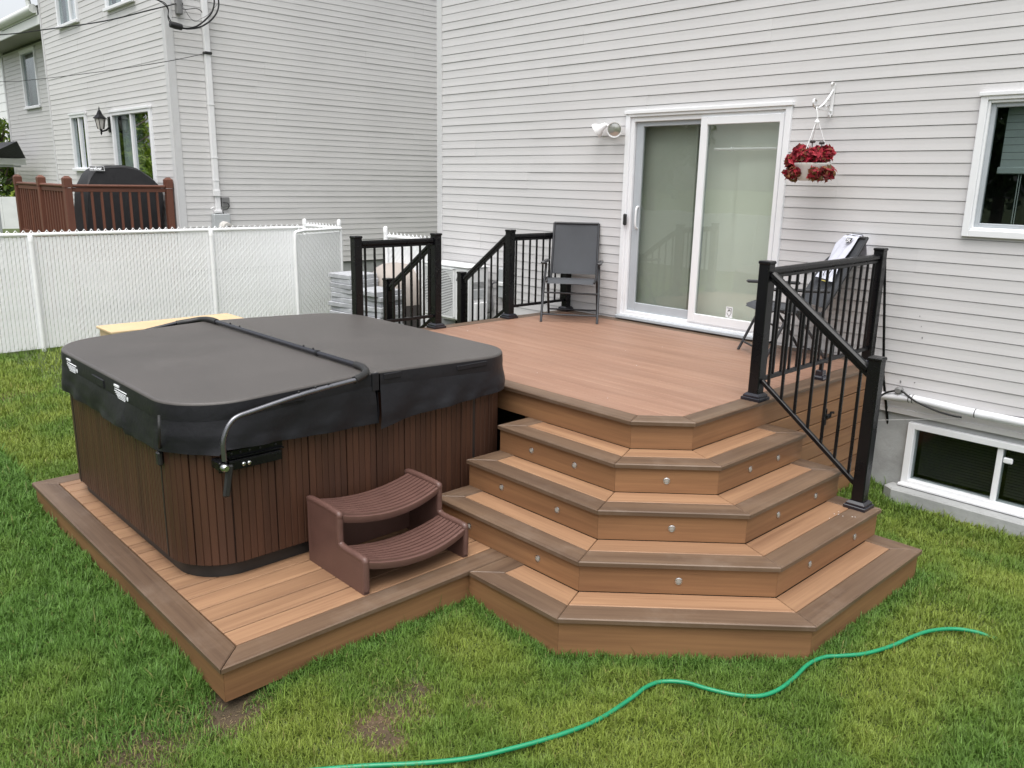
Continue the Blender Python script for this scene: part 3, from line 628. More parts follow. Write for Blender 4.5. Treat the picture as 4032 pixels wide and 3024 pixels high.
overhead(hx(zz(1330, 1345), XN+.1), [hy((650, 243), -1.70), hy((390, 283), -2.0), hy((120, 315), -2.4), hy((0, 322), -2.8), hy((-400, 322), -4.0)], 0.005, 'overhead_cable', 'thin overhead wire strapped to the white conduit and crossing the neighbouring facade')

# lantern on the neighbour's facade
ln = thing('wall_lantern', 'black carriage style wall lantern beside the neighbouring sliding door', 'lantern', (-7.33, YN, 3.1))
cx, cy = -7.30, YN-0.19
b = MB(); b.box(-7.385, -7.275, YN-0.045, YN-0.016, 2.98, 3.25, 0.01); part('wall_plate', b, 'black_metal', ln)
b = MB(); b.tube(catmull([(-7.33, YN-.04, 3.07), (-7.32, YN-.10, 3.02), (cx, cy, 2.99)], 5), 0.015, 8); b.lathe([(0.004, -.10), (.018, -.07), (.010, -.04), (.03, 0)], (cx, cy, 3.03), 8); part('arm', b, 'black_metal', ln, smooth=50)
b = MB(); b.lathe([(0.05, 3.035), (0.085, 3.20)], (cx, cy, 0), 6); part('lamp_glass', b, 'lamp_glass', ln)
b = MB()
for k in range(6):
    t = 2*math.pi*(k)/6; a_ = unit(np.cross(V(0, 0, 1), V(1, 0, 0))); b.tube([(cx-math.sin(t)*.052, cy+math.cos(t)*.052, 3.03), (cx-math.sin(t)*.088, cy+math.cos(t)*.088, 3.21)], .006, 5)
part('cage', b, 'black_metal', ln)
b = MB(); b.lathe([(0.115, 3.205), (0.115, 3.215), (0.055, 3.27), (0.03, 3.33), (.008, 3.36), (.012, 3.375), (.002, 3.41)], (cx, cy, 0), 6); part('roof', b, 'black_metal', ln)

# neighbour's raised deck and railing
XD, YD = -4.75, -3.07; DZ = 1.22
nd = thing('neighbour_deck', 'raised brown neighbouring deck with turned post railing behind the white fence', 'deck', (-7, -2.3, 0))
for i in range(11): b = MB(); b.box(-7.55, XD+.06, YD-.03+i*.14, YD-.03+i*.14+.134, DZ-.03, DZ, .003); part('deck_board', b, 'brown_rail', nd, (1, 0, 0))
b = MB(); b.box(-7.55, XD+.07, YD-.05, YD-.032, DZ-.22, DZ-.03); b.box(XD+.062, XD+.08, YD-.03, YN-.03, DZ-.22, DZ-.03); part('rim_board', b, 'brown_rail', nd, (1, 0, 0))
for x_, y_ in ((XD, YD), (XD, -1.62), (-6.08, YD), (-7.47, YD)):
    b = MB(); b.box(x_-.05, x_+.05, y_-.05, y_+.05, -0.05, 2.07, .006); b.prism([(x_-.056, y_-.056), (x_+.056, y_-.056), (x_+.056, y_+.056), (x_-.056, y_+.056)], 2.075, 2.24, .035); part('post', b, 'brown_rail', nd, (0, 0, 1))
def nb_rail(a, c):
    a, c = V(*a), V(*c); d = unit(c-a); L_ = np.linalg.norm(c-a)
    b = MB(); b.beam(a+V(0, 0, 2.10), c+V(0, 0, 2.10), 0.085, 0.045, .015); part('top_rail', b, 'brown_rail', nd, d)
    b = MB(); b.beam(a+V(0, 0, 2.045), c+V(0, 0, 2.045), 0.04, 0.06, .004); part('sub_rail', b, 'brown_rail', nd, d)
    b = MB(); b.beam(a+V(0, 0, 1.31), c+V(0, 0, 1.31), 0.04, 0.08, .004); part('bottom_rail', b, 'brown_rail', nd, d)
    n = max(1, round(L_/0.135)-1)
    for k in range(n):
        p = a+d*L_*(k+1)/(n+1); b = MB(); b.obox(p+V(0, 0, 1.68), d, np.cross(V(0, 0, 1), d), V(0, 0, 1), .017, .017, .34, .004); part('baluster', b, 'brown_rail', nd, (0, 0, 1))
nb_rail((XD, YD+.05, 0), (XD, -1.67, 0)); nb_rail((XD-.05, YD, 0), (-6.03, YD, 0)); nb_rail((-6.13, YD, 0), (-7.42, YD, 0))
# covered barbecue on that deck
gr = thing('covered_barbecue', 'barbecue under a black fabric cover with white logo patch on the neighbouring deck', 'barbecue', (-5.35, -2.2, DZ))
prof = [(-2.86, 1.24), (-2.80, 1.60), (-2.76, 1.95), (-2.71, 2.15), (-2.61, 2.31), (-2.46, 2.385), (-2.2, 2.405), (-1.96, 2.395), (-1.80, 2.31), (-1.62, 2.16), (-1.56, 1.98), (-1.60, 1.70), (-1.66, 1.45), (-1.68, 1.24)]
b = MB(); prc = catmull([V(y, z, 0) for y, z in prof], 4); n = len(prc); nw = 18
P = []; F = []
for j in range(nw+1):
    t = math.sin((j/nw*2-1)*math.pi/2); kx = t; s = 1-0.16*abs(t)**4
    for q, p_ in enumerate(prc):
        yy = -2.2+(p_[0]+2.2)*(0.93+.07*(1-abs(t)**3)); z_ = DZ+(p_[1]-DZ)*(1-0.03*abs(t)**3)
        P.append((-5.36+0.33*kx*(1-.42*max(0, (z_-1.95)/.45))+0.012*math.sin(q*.9+j*.7), yy, z_+.005*math.sin(q*.5+j*.9)))
for j in range(nw):
    for q in range(n-1): F.append((j*n+q, j*n+q+1, (j+1)*n+q+1, (j+1)*n+q))
F.append(tuple(range(n))); F.append(tuple(range(nw*n, (nw+1)*n))[::-1]); b.add(P, F); part('fabric_cover', b, 'grill_cover', gr, smooth=85)
lc = hx((280+505*440/2212, 620+225*440/2212), -5.135)
nrm = unit(V(0.93, 0, 0.36)); ux = V(0, 1, 0); uy = np.cross(nrm, ux)
def patch(o_, w_, h_): return [o_+ux*w_*i+uy*h_*j for i, j in ((-1, -1), (1, -1), (1, 1), (-1, 1))]
b = MB(); c_ = lc+nrm*0.012; b.obox(c_, ux, uy, nrm, 0.105, 0.036, 0.003); part('logo_patch', b, 'black_plastic', gr)
b = MB()
for s_ in (-1, 1): b.obox(c_+nrm*.004+uy*s_*.034, ux, uy, nrm, .105, .002, .001); b.obox(c_+nrm*.004+ux*s_*.103, ux, uy, nrm, .002, .034, .001)
part('logo_border', b, 'print_white', gr)
text_part('logo_text', 'weber', 0.066, c_+nrm*.005-ux*.015, ux, uy, 'print_white', gr, 0.001, 0.002)

# ------------------------------------------------------------------ white chain link fence with privacy slats
def fence(name, label, a, c, ztop, posts, pitch=0.045, z0=0.02, gate=False, wire=True):
    a, c = V(*a, 0), V(*c, 0); d = unit(c-a); L_ = np.linalg.norm(c-a); nrm_ = V(d[1], -d[0], 0)
    if nrm_@(CAMP-a) < 0: nrm_ = -nrm_
    f = thing(name, label, 'gate' if gate else 'fence', tuple(a))
    ns = int(L_/pitch); me = None
    for i in range(ns):
        if me is None:
            b = MB(); b.obox((0, 0, (ztop-.03-z0)/2+z0), d, nrm_, V(0, 0, 1), 0.0200, 0.0022, (ztop-.03-z0)/2); me = b.mesh('slat', 'white_fence')
        o = bpy.data.objects.new('slat', me); COL.objects.link(o); o.parent = f; p = d*((i+.5)*L_/ns); o.location = p
    b = MB()
    if wire:
        wp = 0.09; hgt_ = ztop-z0; n = int((L_+hgt_)/wp)
        for sgn, dd in ((1, 0.0042), (-1, 0.0012)):
            for i in range(n):
                s0 = i*wp-(hgt_ if sgn > 0 else 0); e0 = s0+sgn*hgt_; zz0, zz1 = z0, ztop
                if sgn < 0: s0 = i*wp; e0 = s0-hgt_
                # clip to 0..L
                pts = []
                lo, hi = 0.0, 1.0; ds = e0-s0
                for lim, sg in ((0, -1), (L_, 1)):
                    t = (lim-s0)/ds
                    if (sg < 0) == (ds > 0): lo = max(lo, t)
                    else: hi = min(hi, t)
                if hi-lo < 0.01: continue
                q0 = a+d*(s0+ds*lo)+V(0, 0, zz0+(zz1-zz0)*lo)+nrm_*dd; q1 = a+d*(s0+ds*hi)+V(0, 0, zz0+(zz1-zz0)*hi)+nrm_*dd
                b.beam(q0, q1, 0.0042, 0.0040, 0, up=tuple(nrm_))
        for i in range(int(L_/wp)):
            s0 = a+d*(i*wp)+V(0, 0, ztop-.01); b.tube([s0, s0+d*wp/2+V(0, 0, .062), s0+d*wp], 0.0068, 5)
        part('wire_mesh', b, 'white_fence', f, kind='stuff')
    if not gate:
        b = MB(); b.tube([a+V(0, 0, ztop), c+V(0, 0, ztop)], 0.024, 10); part('top_rail', b, 'white_fence', f, smooth=50)
    for s in posts:
        q = a+d*s+nrm_*0.0; hp = ztop+(0.11 if s in (posts[-1], ) and name != 'fence_main' else -0.03)
        b = MB(); q2 = q+nrm_*0.035; b.tube([q2+V(0, 0, -.15), q2+V(0, 0, hp)], 0.030, 12); b.lathe([(0.033, hp-.06), (0.033, hp), (0.026, hp+.02), (.006, hp+.03)], q2, 12)
        po = part('post', b, 'white_fence', f, smooth=40)
        for zz_ in (0.35, .75, 1.2): b = MB(); b.lathe([(0.032, zz_), (0.032, zz_+.012)], q2, 12); part('tie_band', b, 'white_fence', po)
    return f
XF = -3.45
fence('fence', 'long white chain link fence with privacy slats behind the hot tub', (XF, -6.3), (XF, -0.02), 1.505, [0.02, 2.36, 4.73, 6.27])
fence('fence', 'short white slatted fence panel between the long fence and the open gate', (XF+.05, 0.0), (-2.40, 0.0), 1.54, [1.02])
fence('fence', 'white slatted fence panel between the gate opening and the house corner', (-1.20, 0.02), (-0.05, 0.02), 1.50, [0.0])
gt = fence('gate', 'open white slatted chain link gate leaf behind the stacked pavers', (-2.30, -0.06), (-1.93, -1.02), 1.53, [], gate=True)
ga, gc = V(-2.30, -0.06, 0), V(-1.93, -1.02, 0)
b = MB(); b.tube(catmull([ga+V(0, 0, .1), ga+V(0, 0, .8), ga+V(0, 0, 1.48), ga+(gc-ga)*.06+V(0, 0, 1.545), (ga+gc)/2+V(0, 0, 1.55), gc-(gc-ga)*.08+V(0, 0, 1.545), gc+V(0, 0, 1.45), gc+V(0, 0, .8), gc+V(0, 0, .1)], 6), 0.022, 10); part('frame', b, 'white_fence', gt, smooth=60)
b = MB(); b.tube([ga+V(0, 0, .12), gc+V(0, 0, .12)], 0.02, 8); part('bottom_rail', b, 'white_fence', gt, smooth=60)

# tan storage box by the fence
bx_ = thing('storage_box', 'low tan storage box between the hot tub and the white fence', 'box', (-2.0, -2.9, 0))
b = MB(); b.box(-2.23, -1.74, -3.58, -1.95, -0.02, 0.42, .006); part('body', b, 'tan_box', bx_)
b = MB(); b.box(-2.26, -1.71, -3.61, -1.92, 0.424, 0.455, .006); part('lid', b, 'tan_box', bx_)

# paver stacks
ORD = ['', 'second', 'third', 'fourth', 'fifth', 'sixth', 'seventh', 'eighth', 'ninth', 'tenth', 'eleventh', 'twelfth', 'thirteenth', 'fourteenth', 'fifteenth', 'sixteenth', 'seventeenth', 'eighteenth']
def pavers(corner, n, s, th, ang, lab, labtop, grp, seed):
    rs = random.Random(seed); c, sn = math.cos(ang), math.sin(ang); me = None
    b = MB(); b.box(-s/2, s/2, -s/2, s/2, 0.001, th-.001, .006); me = b.mesh('concrete_paver', 'paver')
    for i in range(n):
        o = bpy.data.objects.new('concrete_paver', me); COL.objects.link(o)
        o.location = (corner[0]+rs.uniform(-.03, .03), corner[1]+rs.uniform(-.03, .03), corner[2]+i*th); o.rotation_euler = (0, 0, ang+rs.uniform(-.09, .09))
        if i == n-1: tag(o, labtop, 'paver', grp)
        else: tag(o, lab % ORD[n-1-i], 'paver', grp)
pv = far((1380, 1078), 10.9)
pavers((pv[0]-.05, pv[1]+.08, 0), 17, 0.46, pv[2]/17, .12, 'grey concrete paver, %s from the top of the taller stack behind the tub', 'pale square concrete paver topping the taller paver stack', 'pavers in the taller stack', 4)
pv = far((1480, 1140), 10.2)
pavers((pv[0]-.02, pv[1]+.05, 0), 15, 0.44, pv[2]/15, .2, 'grey concrete paver, %s from the top of the shorter stack by the side stairs', 'pale square concrete paver topping the shorter paver stack', 'pavers in the shorter stack', 5)

# furniture under a beige cover in the passage
cv = thing('covered_barbecue', 'barbecue under a beige and taupe fabric cover beside the air conditioner', 'barbecue', (-0.78, 0.0, 0))
def loft(b, secs, n=24):
    P = []; F = []
    for (cx_, cy_, rx, ry, z_, ex) in secs:
        for k in range(n):
            t = 2*math.pi*k/n; c, s = math.cos(t), math.sin(t)
            P.append((cx_+rx*math.copysign(abs(c)**ex, c), cy_+ry*math.copysign(abs(s)**ex, s), z_))
    for i in range(len(secs)-1):
        for k in range(n):
            j = (k+1) % n; F.append((i*n+k, i*n+j, (i+1)*n+j, (i+1)*n+k))
    F.append(tuple(range(n))[::-1]); F.append(tuple(range((len(secs)-1)*n, len(secs)*n))); b.add(P, F); return b
b = MB(); loft(b, [(-.78, 0, .34, .48, .62, .5), (-.78, 0, .34, .48, .86, .5), (-.80, 0, .30, .44, 1.0, .55), (-.83, 0, .22, .37, 1.10, .6), (-.86, 0, .12, .28, 1.15, .7)]); part('upper_cover', b, 'beige_cover', cv, smooth=60)
b = MB(); loft(b, [(-.78, 0, .33, .46, 0.0, .5), (-.78, 0, .335, .47, .615, .5)]); part('lower_cover', b, 'taupe_cover', cv, smooth=60)

# air conditioner on the house wall
ac = thing('air_conditioner', 'white outdoor air conditioner unit mounted low on the house corner', 'air conditioner', (0.65, -0.3, 0.6))
b = MB(); b.box(0.24, 1.10, -0.45, -0.12, 0.625, 1.27, .015); part('casing', b, 'ac_white', ac)
b = MB(); b.box(0.225, 1.115, -0.465, -0.105, 1.272, 1.288, .006); part('top_panel', b, 'ac_white', ac)
b = MB(); b.lathe([(0.285, 0), (0.285, .004)], (0.56, -0.452, 0.945), 28, (0, -1, 0)); part('fan_opening', b, 'interior', ac)
b = MB()
for k in range(3):
    t = k*2.094; b.add([V(.56, -.457, .945)+V(math.cos(t+q)*r_, 0, math.sin(t+q)*r_) for q, r_ in ((0, .05), (.1, .26), (.75, .27), (.9, .06))], [(0, 1, 2, 3), (3, 2, 1, 0)])
part('fan_blade', b, 'box_grey', ac)
b = MB()
for k in range(30): b.box(0.265, 0.86, -0.474, -0.466, 0.665+k*.0195, 0.665+k*.0195+.009)
b.box(.26, .275, -.476, -.452, .655, 1.245); b.box(.85, .868, -.476, -.452, .655, 1.245); b.box(.26, .868, -.476, -.452, 1.236, 1.252); b.box(.26, .868, -.476, -.452, .648, .662)
part('grille', b, 'ac_white', ac)
text_part('brand_lettering', 'DAIKIN', 0.045, (0.985, -0.4525, 1.135), (1, 0, 0), (0, 0, 1), 'print_teal', ac, .0008, .0006)
b = MB(); b.add([(.885, -.4525, 1.11), (.90, -.4525, 1.16), (.902, -.4525, 1.11)], [(0, 1, 2), (2, 1, 0)]); part('brand_mark', b, 'black_plastic', ac)
b = MB(); b.box(1.10, 1.135, -0.36, -0.16, 0.64, 0.86, .012); part('valve_cover', b, 'ac_white', ac)
b = MB()
for k in range(5): b.box(1.10, 1.104, -0.36, -0.2, 1.03+k*.016, 1.037+k*.016)
part('side_louvre', b, 'box_grey', ac)
b = MB(); b.box(1.10, 1.106, -.36, -.2, .90, 1.01, .003); part('service_plate', b, 'meter_grey', ac)
b = MB()
for x_ in (.38, .96): b.box(x_-.02, x_+.02, -.47, 0.0, .585, .622); b.box(x_-.02, x_+.02, -.03, 0.0, .3, .585)
part('wall_bracket', b, 'black_metal', ac)
pb = hy((1985, 1118), -.03)
es = thing('disconnect_box', 'small pale electrical disconnect box on the house wall left of the chair', 'electrical box', (pb[0], 0, pb[2]))
b = MB(); b.box(pb[0]-.075, pb[0]+.075, -.085, -.016, pb[2]-.17, pb[2]+.19, .012); part('box', b, 'meter_grey', es)
b = MB(); b.box(pb[0]-.06, pb[0]+.06, -.10, -.086, pb[2]-.02, pb[2]+.03, .006); part('cover_lip', b, 'ac_white', es)
zq = lambda x, y: (1700+x*400/2212, 1000+y*400/2212)
b = MB(); b.tube(catmull([hy(zq(*p), -.05) for p in ((1470, 635), (1350, 625), (1310, 700), (1295, 850), (1315, 1000), (1320, 1150), (1300, 1240), (1240, 1275), (1140, 1290))], 5), .010, 7); tag(part('conduit_cable', b, 'cable_grey', smooth=60), 'dark flexible conduit from the electrical box down to the air conditioner', 'cable')

# ------------------------------------------------------------------ the deck, its stairs and its side cladding
G = 0.002
deck = thing('deck', 'brown composite deck with wraparound angled stairs against the house', 'deck', (4.2, -1.8, 0))
def seg_pts(k, d, xl=None, yb=None):
    y = yF-k*T+d; x = xR+k*T-d; c = c0+k*T*S2-d*S2
    return (xl if xl is not None else xL, y), (y+c, y), (x, x-c), (x, yb if yb is not None else yB)
def board(name, poly, z0, z1, material, grain, parent=None, ch=.003, gap=G, label=None):
    return part(name, MB().prism(inset(ccw(poly), gap), z0, z1, ch), material, parent or deck, grain, label=label)
TH = 0.026
dirs = (V(1, 0, 0), unit(V(1, 1, 0)), V(0, 1, 0))
for k in range(0, 5):
    z = HD-k*RS
    xl = (DX0 if k == 0 else (5.356 if k == 4 else xL)); yb = (-0.02 if k == 0 else yB)
    o0 = seg_pts(k, 0, xl, yb); o1 = seg_pts(k, BW, xl+BW, yb-BW)
    for i in range(3):
        board('border_board', [o0[i], o0[i+1], o1[i+1], o1[i]], z-TH, z, 'deck_dark', dirs[i], ch=.005, gap=.001)
    back = -0.02 if k == 0 else yF-(k-1)*T+0.03
    board('border_board', [o0[0], o1[0], (o1[0][0], back-(BW if k == 0 else 0)), (o0[0][0], back)], z-TH, z, 'deck_dark', (0, 1, 0), ch=.005, gap=.001)
    if k == 0:
        board('border_board', [(DX0, -.02), (DX0+BW, -.02-BW), (xR-BW, -.02-BW), (xR, -.02)], z-TH, z, 'deck_dark', (1, 0, 0), ch=.005, gap=.001)
    else:
        xb = xR+(k-1)*T-0.03
        board('border_board', [o0[3], (xb, yB), (xb, yB-BW), o1[3]], z-TH, z, 'deck_dark', (1, 0, 0), ch=.005, gap=.001)
        p1 = seg_pts(k, BW, xl+BW, yB-BW); p2 = seg_pts(k, T+0.022, xl+BW, yB-BW)
        for i in range(3): board('tread_board', [p1[i], p1[i+1], p2[i+1], p2[i]], z-TH, z-.001, 'tread_light', dirs[i], gap=.0022)
    # riser below the nosing
    zb = z-RS if k < 4 else -0.09
    xf = 5.3315 if k == 4 else xl+.005
    f0 = seg_pts(k, .022, xf, yb-.005); f1 = seg_pts(k, .042, xf, yb-.005)
    for i in range(3):
        a_, b_ = (f0[i], f0[i+1]); q = [f0[i], f0[i+1], f1[i+1], f1[i]]
        rz_ = part('riser_board' if k else 'fascia_board', MB().prism(inset(ccw(q), .0006), zb+.001, z-TH-.001), 'fascia', deck, dirs[i])
# interior of the deck field
inner = [(DX0+BW, -.02-BW), (DX0+BW, yF+BW), (c0-BW*S2+yF+BW, yF+BW), (xR-BW, xR-BW-(c0-BW*S2)), (xR-BW, -.02-BW)]
y = yF+BW; bwid = 0.1385; nb_ = int((-.02-BW-yF-BW)/bwid); bwid = (-.02-BW-yF-BW)/nb_
for i in range(nb_):
    ya, yb_ = y+i*bwid, y+(i+1)*bwid
    poly = clip(clip(ccw(inner), 0, 1, yb_), 0, -1, -ya)
    if len(poly) >= 3: board('deck_board', poly, HD-TH, HD-.001, 'deck_light', (1, 0, 0), ch=.002, gap=.0011)
# joist deck substructure: dark inside, beams and posts
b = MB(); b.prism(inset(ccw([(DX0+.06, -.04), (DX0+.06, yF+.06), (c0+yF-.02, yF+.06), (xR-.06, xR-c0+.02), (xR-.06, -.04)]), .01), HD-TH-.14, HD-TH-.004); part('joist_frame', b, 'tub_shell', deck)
for k in range(1, 5):
    z = HD-k*RS; xl = 5.37 if k == 4 else xL+.012
    o_ = seg_pts(k, .048, xl, yB-.02)
    i_ = seg_pts(k-1, .10, xl, yB-.02); b = MB()
    poly = [o_[0], o_[1], o_[2], o_[3], i_[3], i_[2], i_[1], i_[0]]
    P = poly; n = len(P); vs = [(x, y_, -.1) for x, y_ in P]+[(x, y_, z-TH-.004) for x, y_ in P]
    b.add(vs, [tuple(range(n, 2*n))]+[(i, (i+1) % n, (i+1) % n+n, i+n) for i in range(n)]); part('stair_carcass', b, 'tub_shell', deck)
# left end panels of the stairs (next to the tub) and right end panels
for k in range(1, 5):
    z = HD-k*RS; ya = yF-k*T+.024; yb_ = yF-(k-1)*T+.05
    xl = 5.356+.005 if k == 4 else xL+.004
    if k < 4: b = MB(); b.box(xl, xl+.018, ya+.022, yb_, -.02, z-TH-.001); part('end_panel', b, 'fascia', deck, (0, 1, 0))
    xa, xb = xR+(k-1)*T-.04, xR+k*T-.024
    b = MB(); b.box(xa, xb-.02, yB-.024, yB-.005, -.12, z-TH-.001); part('end_panel', b, 'fascia', deck, (1, 0, 0))
# side cladding planks below the deck's right edge
zt = HD-RS+.004
for i in range(7):
    za = zt-.006-(i+1)*.136; b = MB(); b.box(xR-.040, xR-.022, yB-.03, -.02, max(za, -.22), za+.128, .002); part('cladding_plank', b, 'fascia', deck, (0, 1, 0))
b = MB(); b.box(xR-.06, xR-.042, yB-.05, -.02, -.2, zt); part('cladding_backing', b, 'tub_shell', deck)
for i in range(5):
    za = zt-.006-(i+1)*.136; b = MB(); b.box(DX0+.022, DX0+.040, yF+.03, -.02, za, za+.128, .002); part('cladding_plank', b, 'fascia', deck, (0, 1, 0))
for x_ in (2.6, 3.7, 4.6): b = MB(); b.box(x_, x_+.09, yF+.08, yF+.17, -.05, HD-TH-.13); part('support_post', b, 'fascia', deck, (0, 0, 1))
b = MB(); b.box(DX0+.05, xL, yF+.30, yF+.31, -.05, HD-.16); part('under_deck_shade', b, 'tub_shell', deck)  # dark sheet standing in for the shade in the opening under the deck
# gate latch on the cladding
lt = thing('gate_latch', 'small black latch on the plank cladding below the deck railing', 'latch', (xR, -.94, .6)); XLt = xR-.022
b = MB(); b.box(XLt, XLt+.014, -.985, -.945, .545, .675, .003); part('plate', b, 'black_metal', lt)
b = MB(); b.box(XLt+.014, XLt+.03, -.975, -.90, .60, .635, .005); b.tube([(XLt+.02, -.915, .64), (XLt+.05, -.905, .645)], .009, 8); part('bolt', b, 'black_metal', lt)
# step lights
SLP = [(1, [(2093, 1768), (2262, 1827), (2625, 1887), (2954, 1845), (3064, 1798)]), (2, [(1975, 1912), (2194, 2001), (2645, 2077), (3064, 2027), (3211, 1953)]), (3, [(1848, 2062), (2118, 2193), (2672, 2286), (3188, 2223), (3364, 2116)])]
for k, pts in SLP:
    zc = HD-k*RS-.105
    for i, p in enumerate(pts):
        if i < 2: q = hy(p, yF-k*T+.022); q[2] = zc; nr = V(0, -1, 0)
        elif i > 2: q = hx(p, xR+k*T-.022); q[2] = zc; nr = V(1, 0, 0)
        else:
            c = c0+k*T*S2-.022*S2; v_ = CF+CR*(p[0]-2016)/FPX-CU*(p[1]-1512)/FPX; t = (c-(CAMP[0]-CAMP[1]))/(v_[0]-v_[1]); q = CAMP+v_*t; q[2] = zc; nr = unit(V(1, -1, 0))
        side = ['house parallel face, nearer the tub', 'house parallel face, nearer the angled corner', 'angled middle face', 'railing side face, nearer the angled corner', 'railing side face, nearer the railing post'][i]
        sl_ = thing('step_light', f'round step light in the {["", "upper", "middle", "lower"][k]} lit riser, {side}', 'step light', tuple(q), group='step lights in the risers')
        b = MB(); b.lathe([(0.0205, 0), (0.0205, .003), (0.017, .005), (.0135, .004)], q, 18, nr); part('bezel', b, 'steel', sl_, smooth=30)
        b = MB(); b.lathe([(0.0132, .003), (0.0132, .0045), (.006, .006)], q, 14, nr); part('lens', b, 'light_lens', sl_, smooth=30)
# stairs on the left going down from the deck
ls = thing('side_stairs', 'narrow dark side stairs descending from the deck towards the air conditioner', 'stairs', (1.8, -1.43, 0))
for k in range(1, 5):
    z = HD-k*RS; xa = DX0-k*.26
    for j in range(2): b = MB(); b.box(xa+j*.13, xa+j*.13+.127, -1.96, -.90, z-.026, z, .003); part('tread_board', b, 'deck_dark', ls, (0, 1, 0))
    b = MB(); b.box(xa+.24, xa+.258, -1.95, -.91, z+.001, z+RS-.027); part('riser_board', b, 'tub_shell', ls)
b = MB()
for y_ in (-1.975, -.885): b.add([(DX0-.0, y_, HD-.03), (DX0, y_, HD-.30), (DX0-1.04, y_, -.05), (DX0-1.06, y_, .16)], [(0, 1, 2, 3), (3, 2, 1, 0)])
part('stringer', b, 'fascia', ls, (1, 0, 0))

# ------------------------------------------------------------------ black aluminium railings
def post(parent, x, y, z0, z1, s=.076):
    b = MB(); b.box(x-s/2, x+s/2, y-s/2, y+s/2, z0, z1-.018, .005); po = part('post', b, 'black_metal', parent)
    b = MB(); b.box(x-s/2-.005, x+s/2+.005, y-s/2-.005, y+s/2+.005, z1-.022, z1, .006); part('cap', b, 'black_metal', po)
    b = MB(); b.prism([(x-.068, y-.068), (x+.068, y-.068), (x+.068, y+.068), (x-.068, y+.068)], z0, z0+.022, .004); b.prism([(x-.058, y-.058), (x+.058, y-.058), (x+.058, y+.058), (x-.058, y+.058)], z0+.021, z0+.048, .014); part('base_plate', b, 'black_gloss', po)
def rail(parent, a, c, zt0, zt1, zb0, zb1, n, half=.038):
    """a, c: xy of post centres; rails go from post face to post face"""
    a, c = V(*a, 0), V(*c, 0); d = unit(c-a); L_ = np.linalg.norm(c-a); a2, c2 = a+d*half, c-d*half
    s = lambda t, z0, z1: z0+(z1-z0)*t
    b = MB(); b.beam(a2+V(0, 0, zt0), c2+V(0, 0, zt1), .048, .045, .012); part('top_rail', b, 'black_metal', parent)
    b = MB(); b.beam(a2+V(0, 0, zt0-.034), c2+V(0, 0, zt1-.034), .030, .022, .003); part('rail_channel', b, 'black_metal', parent)
    b = MB(); b.beam(a2+V(0, 0, zb0), c2+V(0, 0, zb1), .030, .028, .004); part('bottom_rail', b, 'black_metal', parent)
    for i in range(n):
        t = (i+.5)/n; p = a2+(c2-a2)*t; zA, zB = s(t, zb0, zb1), s(t, zt0, zt1)-.035
        b = MB(); b.obox(p+V(0, 0, (zA+zB)/2), d, np.cross(V(0, 0, 1), d), V(0, 0, 1), .0085, .0085, (zB-zA)/2, .002); part('baluster', b, 'black_metal', parent)
    return a2, c2
RX, RY = 5.798, -1.915
rr = thing('railing', 'black aluminium railing along the right edge of the deck near the draped chair', 'railing', (RX, -1.1, HD))
post(rr, RX, RY, HD, 1.822); post(rr, RX, -.21, HD, 1.835); rail(rr, (RX, RY), (RX, -.21), 1.752, 1.765, 1.032, 1.040, 15)
b = MB(); b.box(RX-.012, RX+.012, -1.012, -.988, HD+.04, 1.03); part('support_leg', b, 'black_metal', rr)
b = MB(); b.prism([(RX-.045, -1.045), (RX+.045, -1.045), (RX+.045, -.955), (RX-.045, -.955)], HD, HD+.03, .01); b.prism([(RX-.028, -1.028), (RX+.028, -1.028), (RX+.028, -.972), (RX-.028, -.972)], HD+.029, HD+.07, .005); part('support_foot', b, 'black_gloss', rr)
rs_ = thing('stair_railing', 'black aluminium stair railing descending the right side of the wide steps', 'railing', (6.5, RY, .36))
post(rs_, 6.560, -1.893, HD-3*RS, 1.315); rail(rs_, (RX, RY), (6.560, -1.893), 1.745, 1.225, 1.035, .505, 7)
LX = 2.355
la = thing('railing', 'black aluminium railing from the house wall to the side stairs behind the chair', 'railing', (LX, -.5, HD))
post(la, LX, -.95, HD, 1.808); post(la, LX, -.085, HD, 1.80); rail(la, (LX, -.95), (LX, -.085), 1.74, 1.74, 1.02, 1.02, 8)
lb = thing('railing', 'black aluminium railing between the side stairs and the covered hot tub', 'railing', (LX, -2.35, HD))
post(lb, LX, -1.91, HD, 1.80); post(lb, LX, -2.79, HD, 1.80); rail(lb, (LX, -1.91), (LX, -2.79), 1.735, 1.735, 1.02, 1.02, 8)
lc_ = thing('stair_railing', 'black aluminium side stair railing nearest the air conditioner', 'railing', (1.59, -.95, .2))
post(lc_, 1.585, -.95, .18, 1.312); rail(lc_, (LX, -.95), (1.585, -.95), 1.745, 1.235, 1.0, .50, 7)
ld = thing('stair_railing', 'black aluminium side stair railing nearest the hot tub and pavers', 'railing', (1.55, -1.91, .2))
post(ld, 1.555, -1.91, .18, 1.30); rail(ld, (LX, -1.91), (1.555, -1.91), 1.72, 1.215, 1.0, .50, 7)

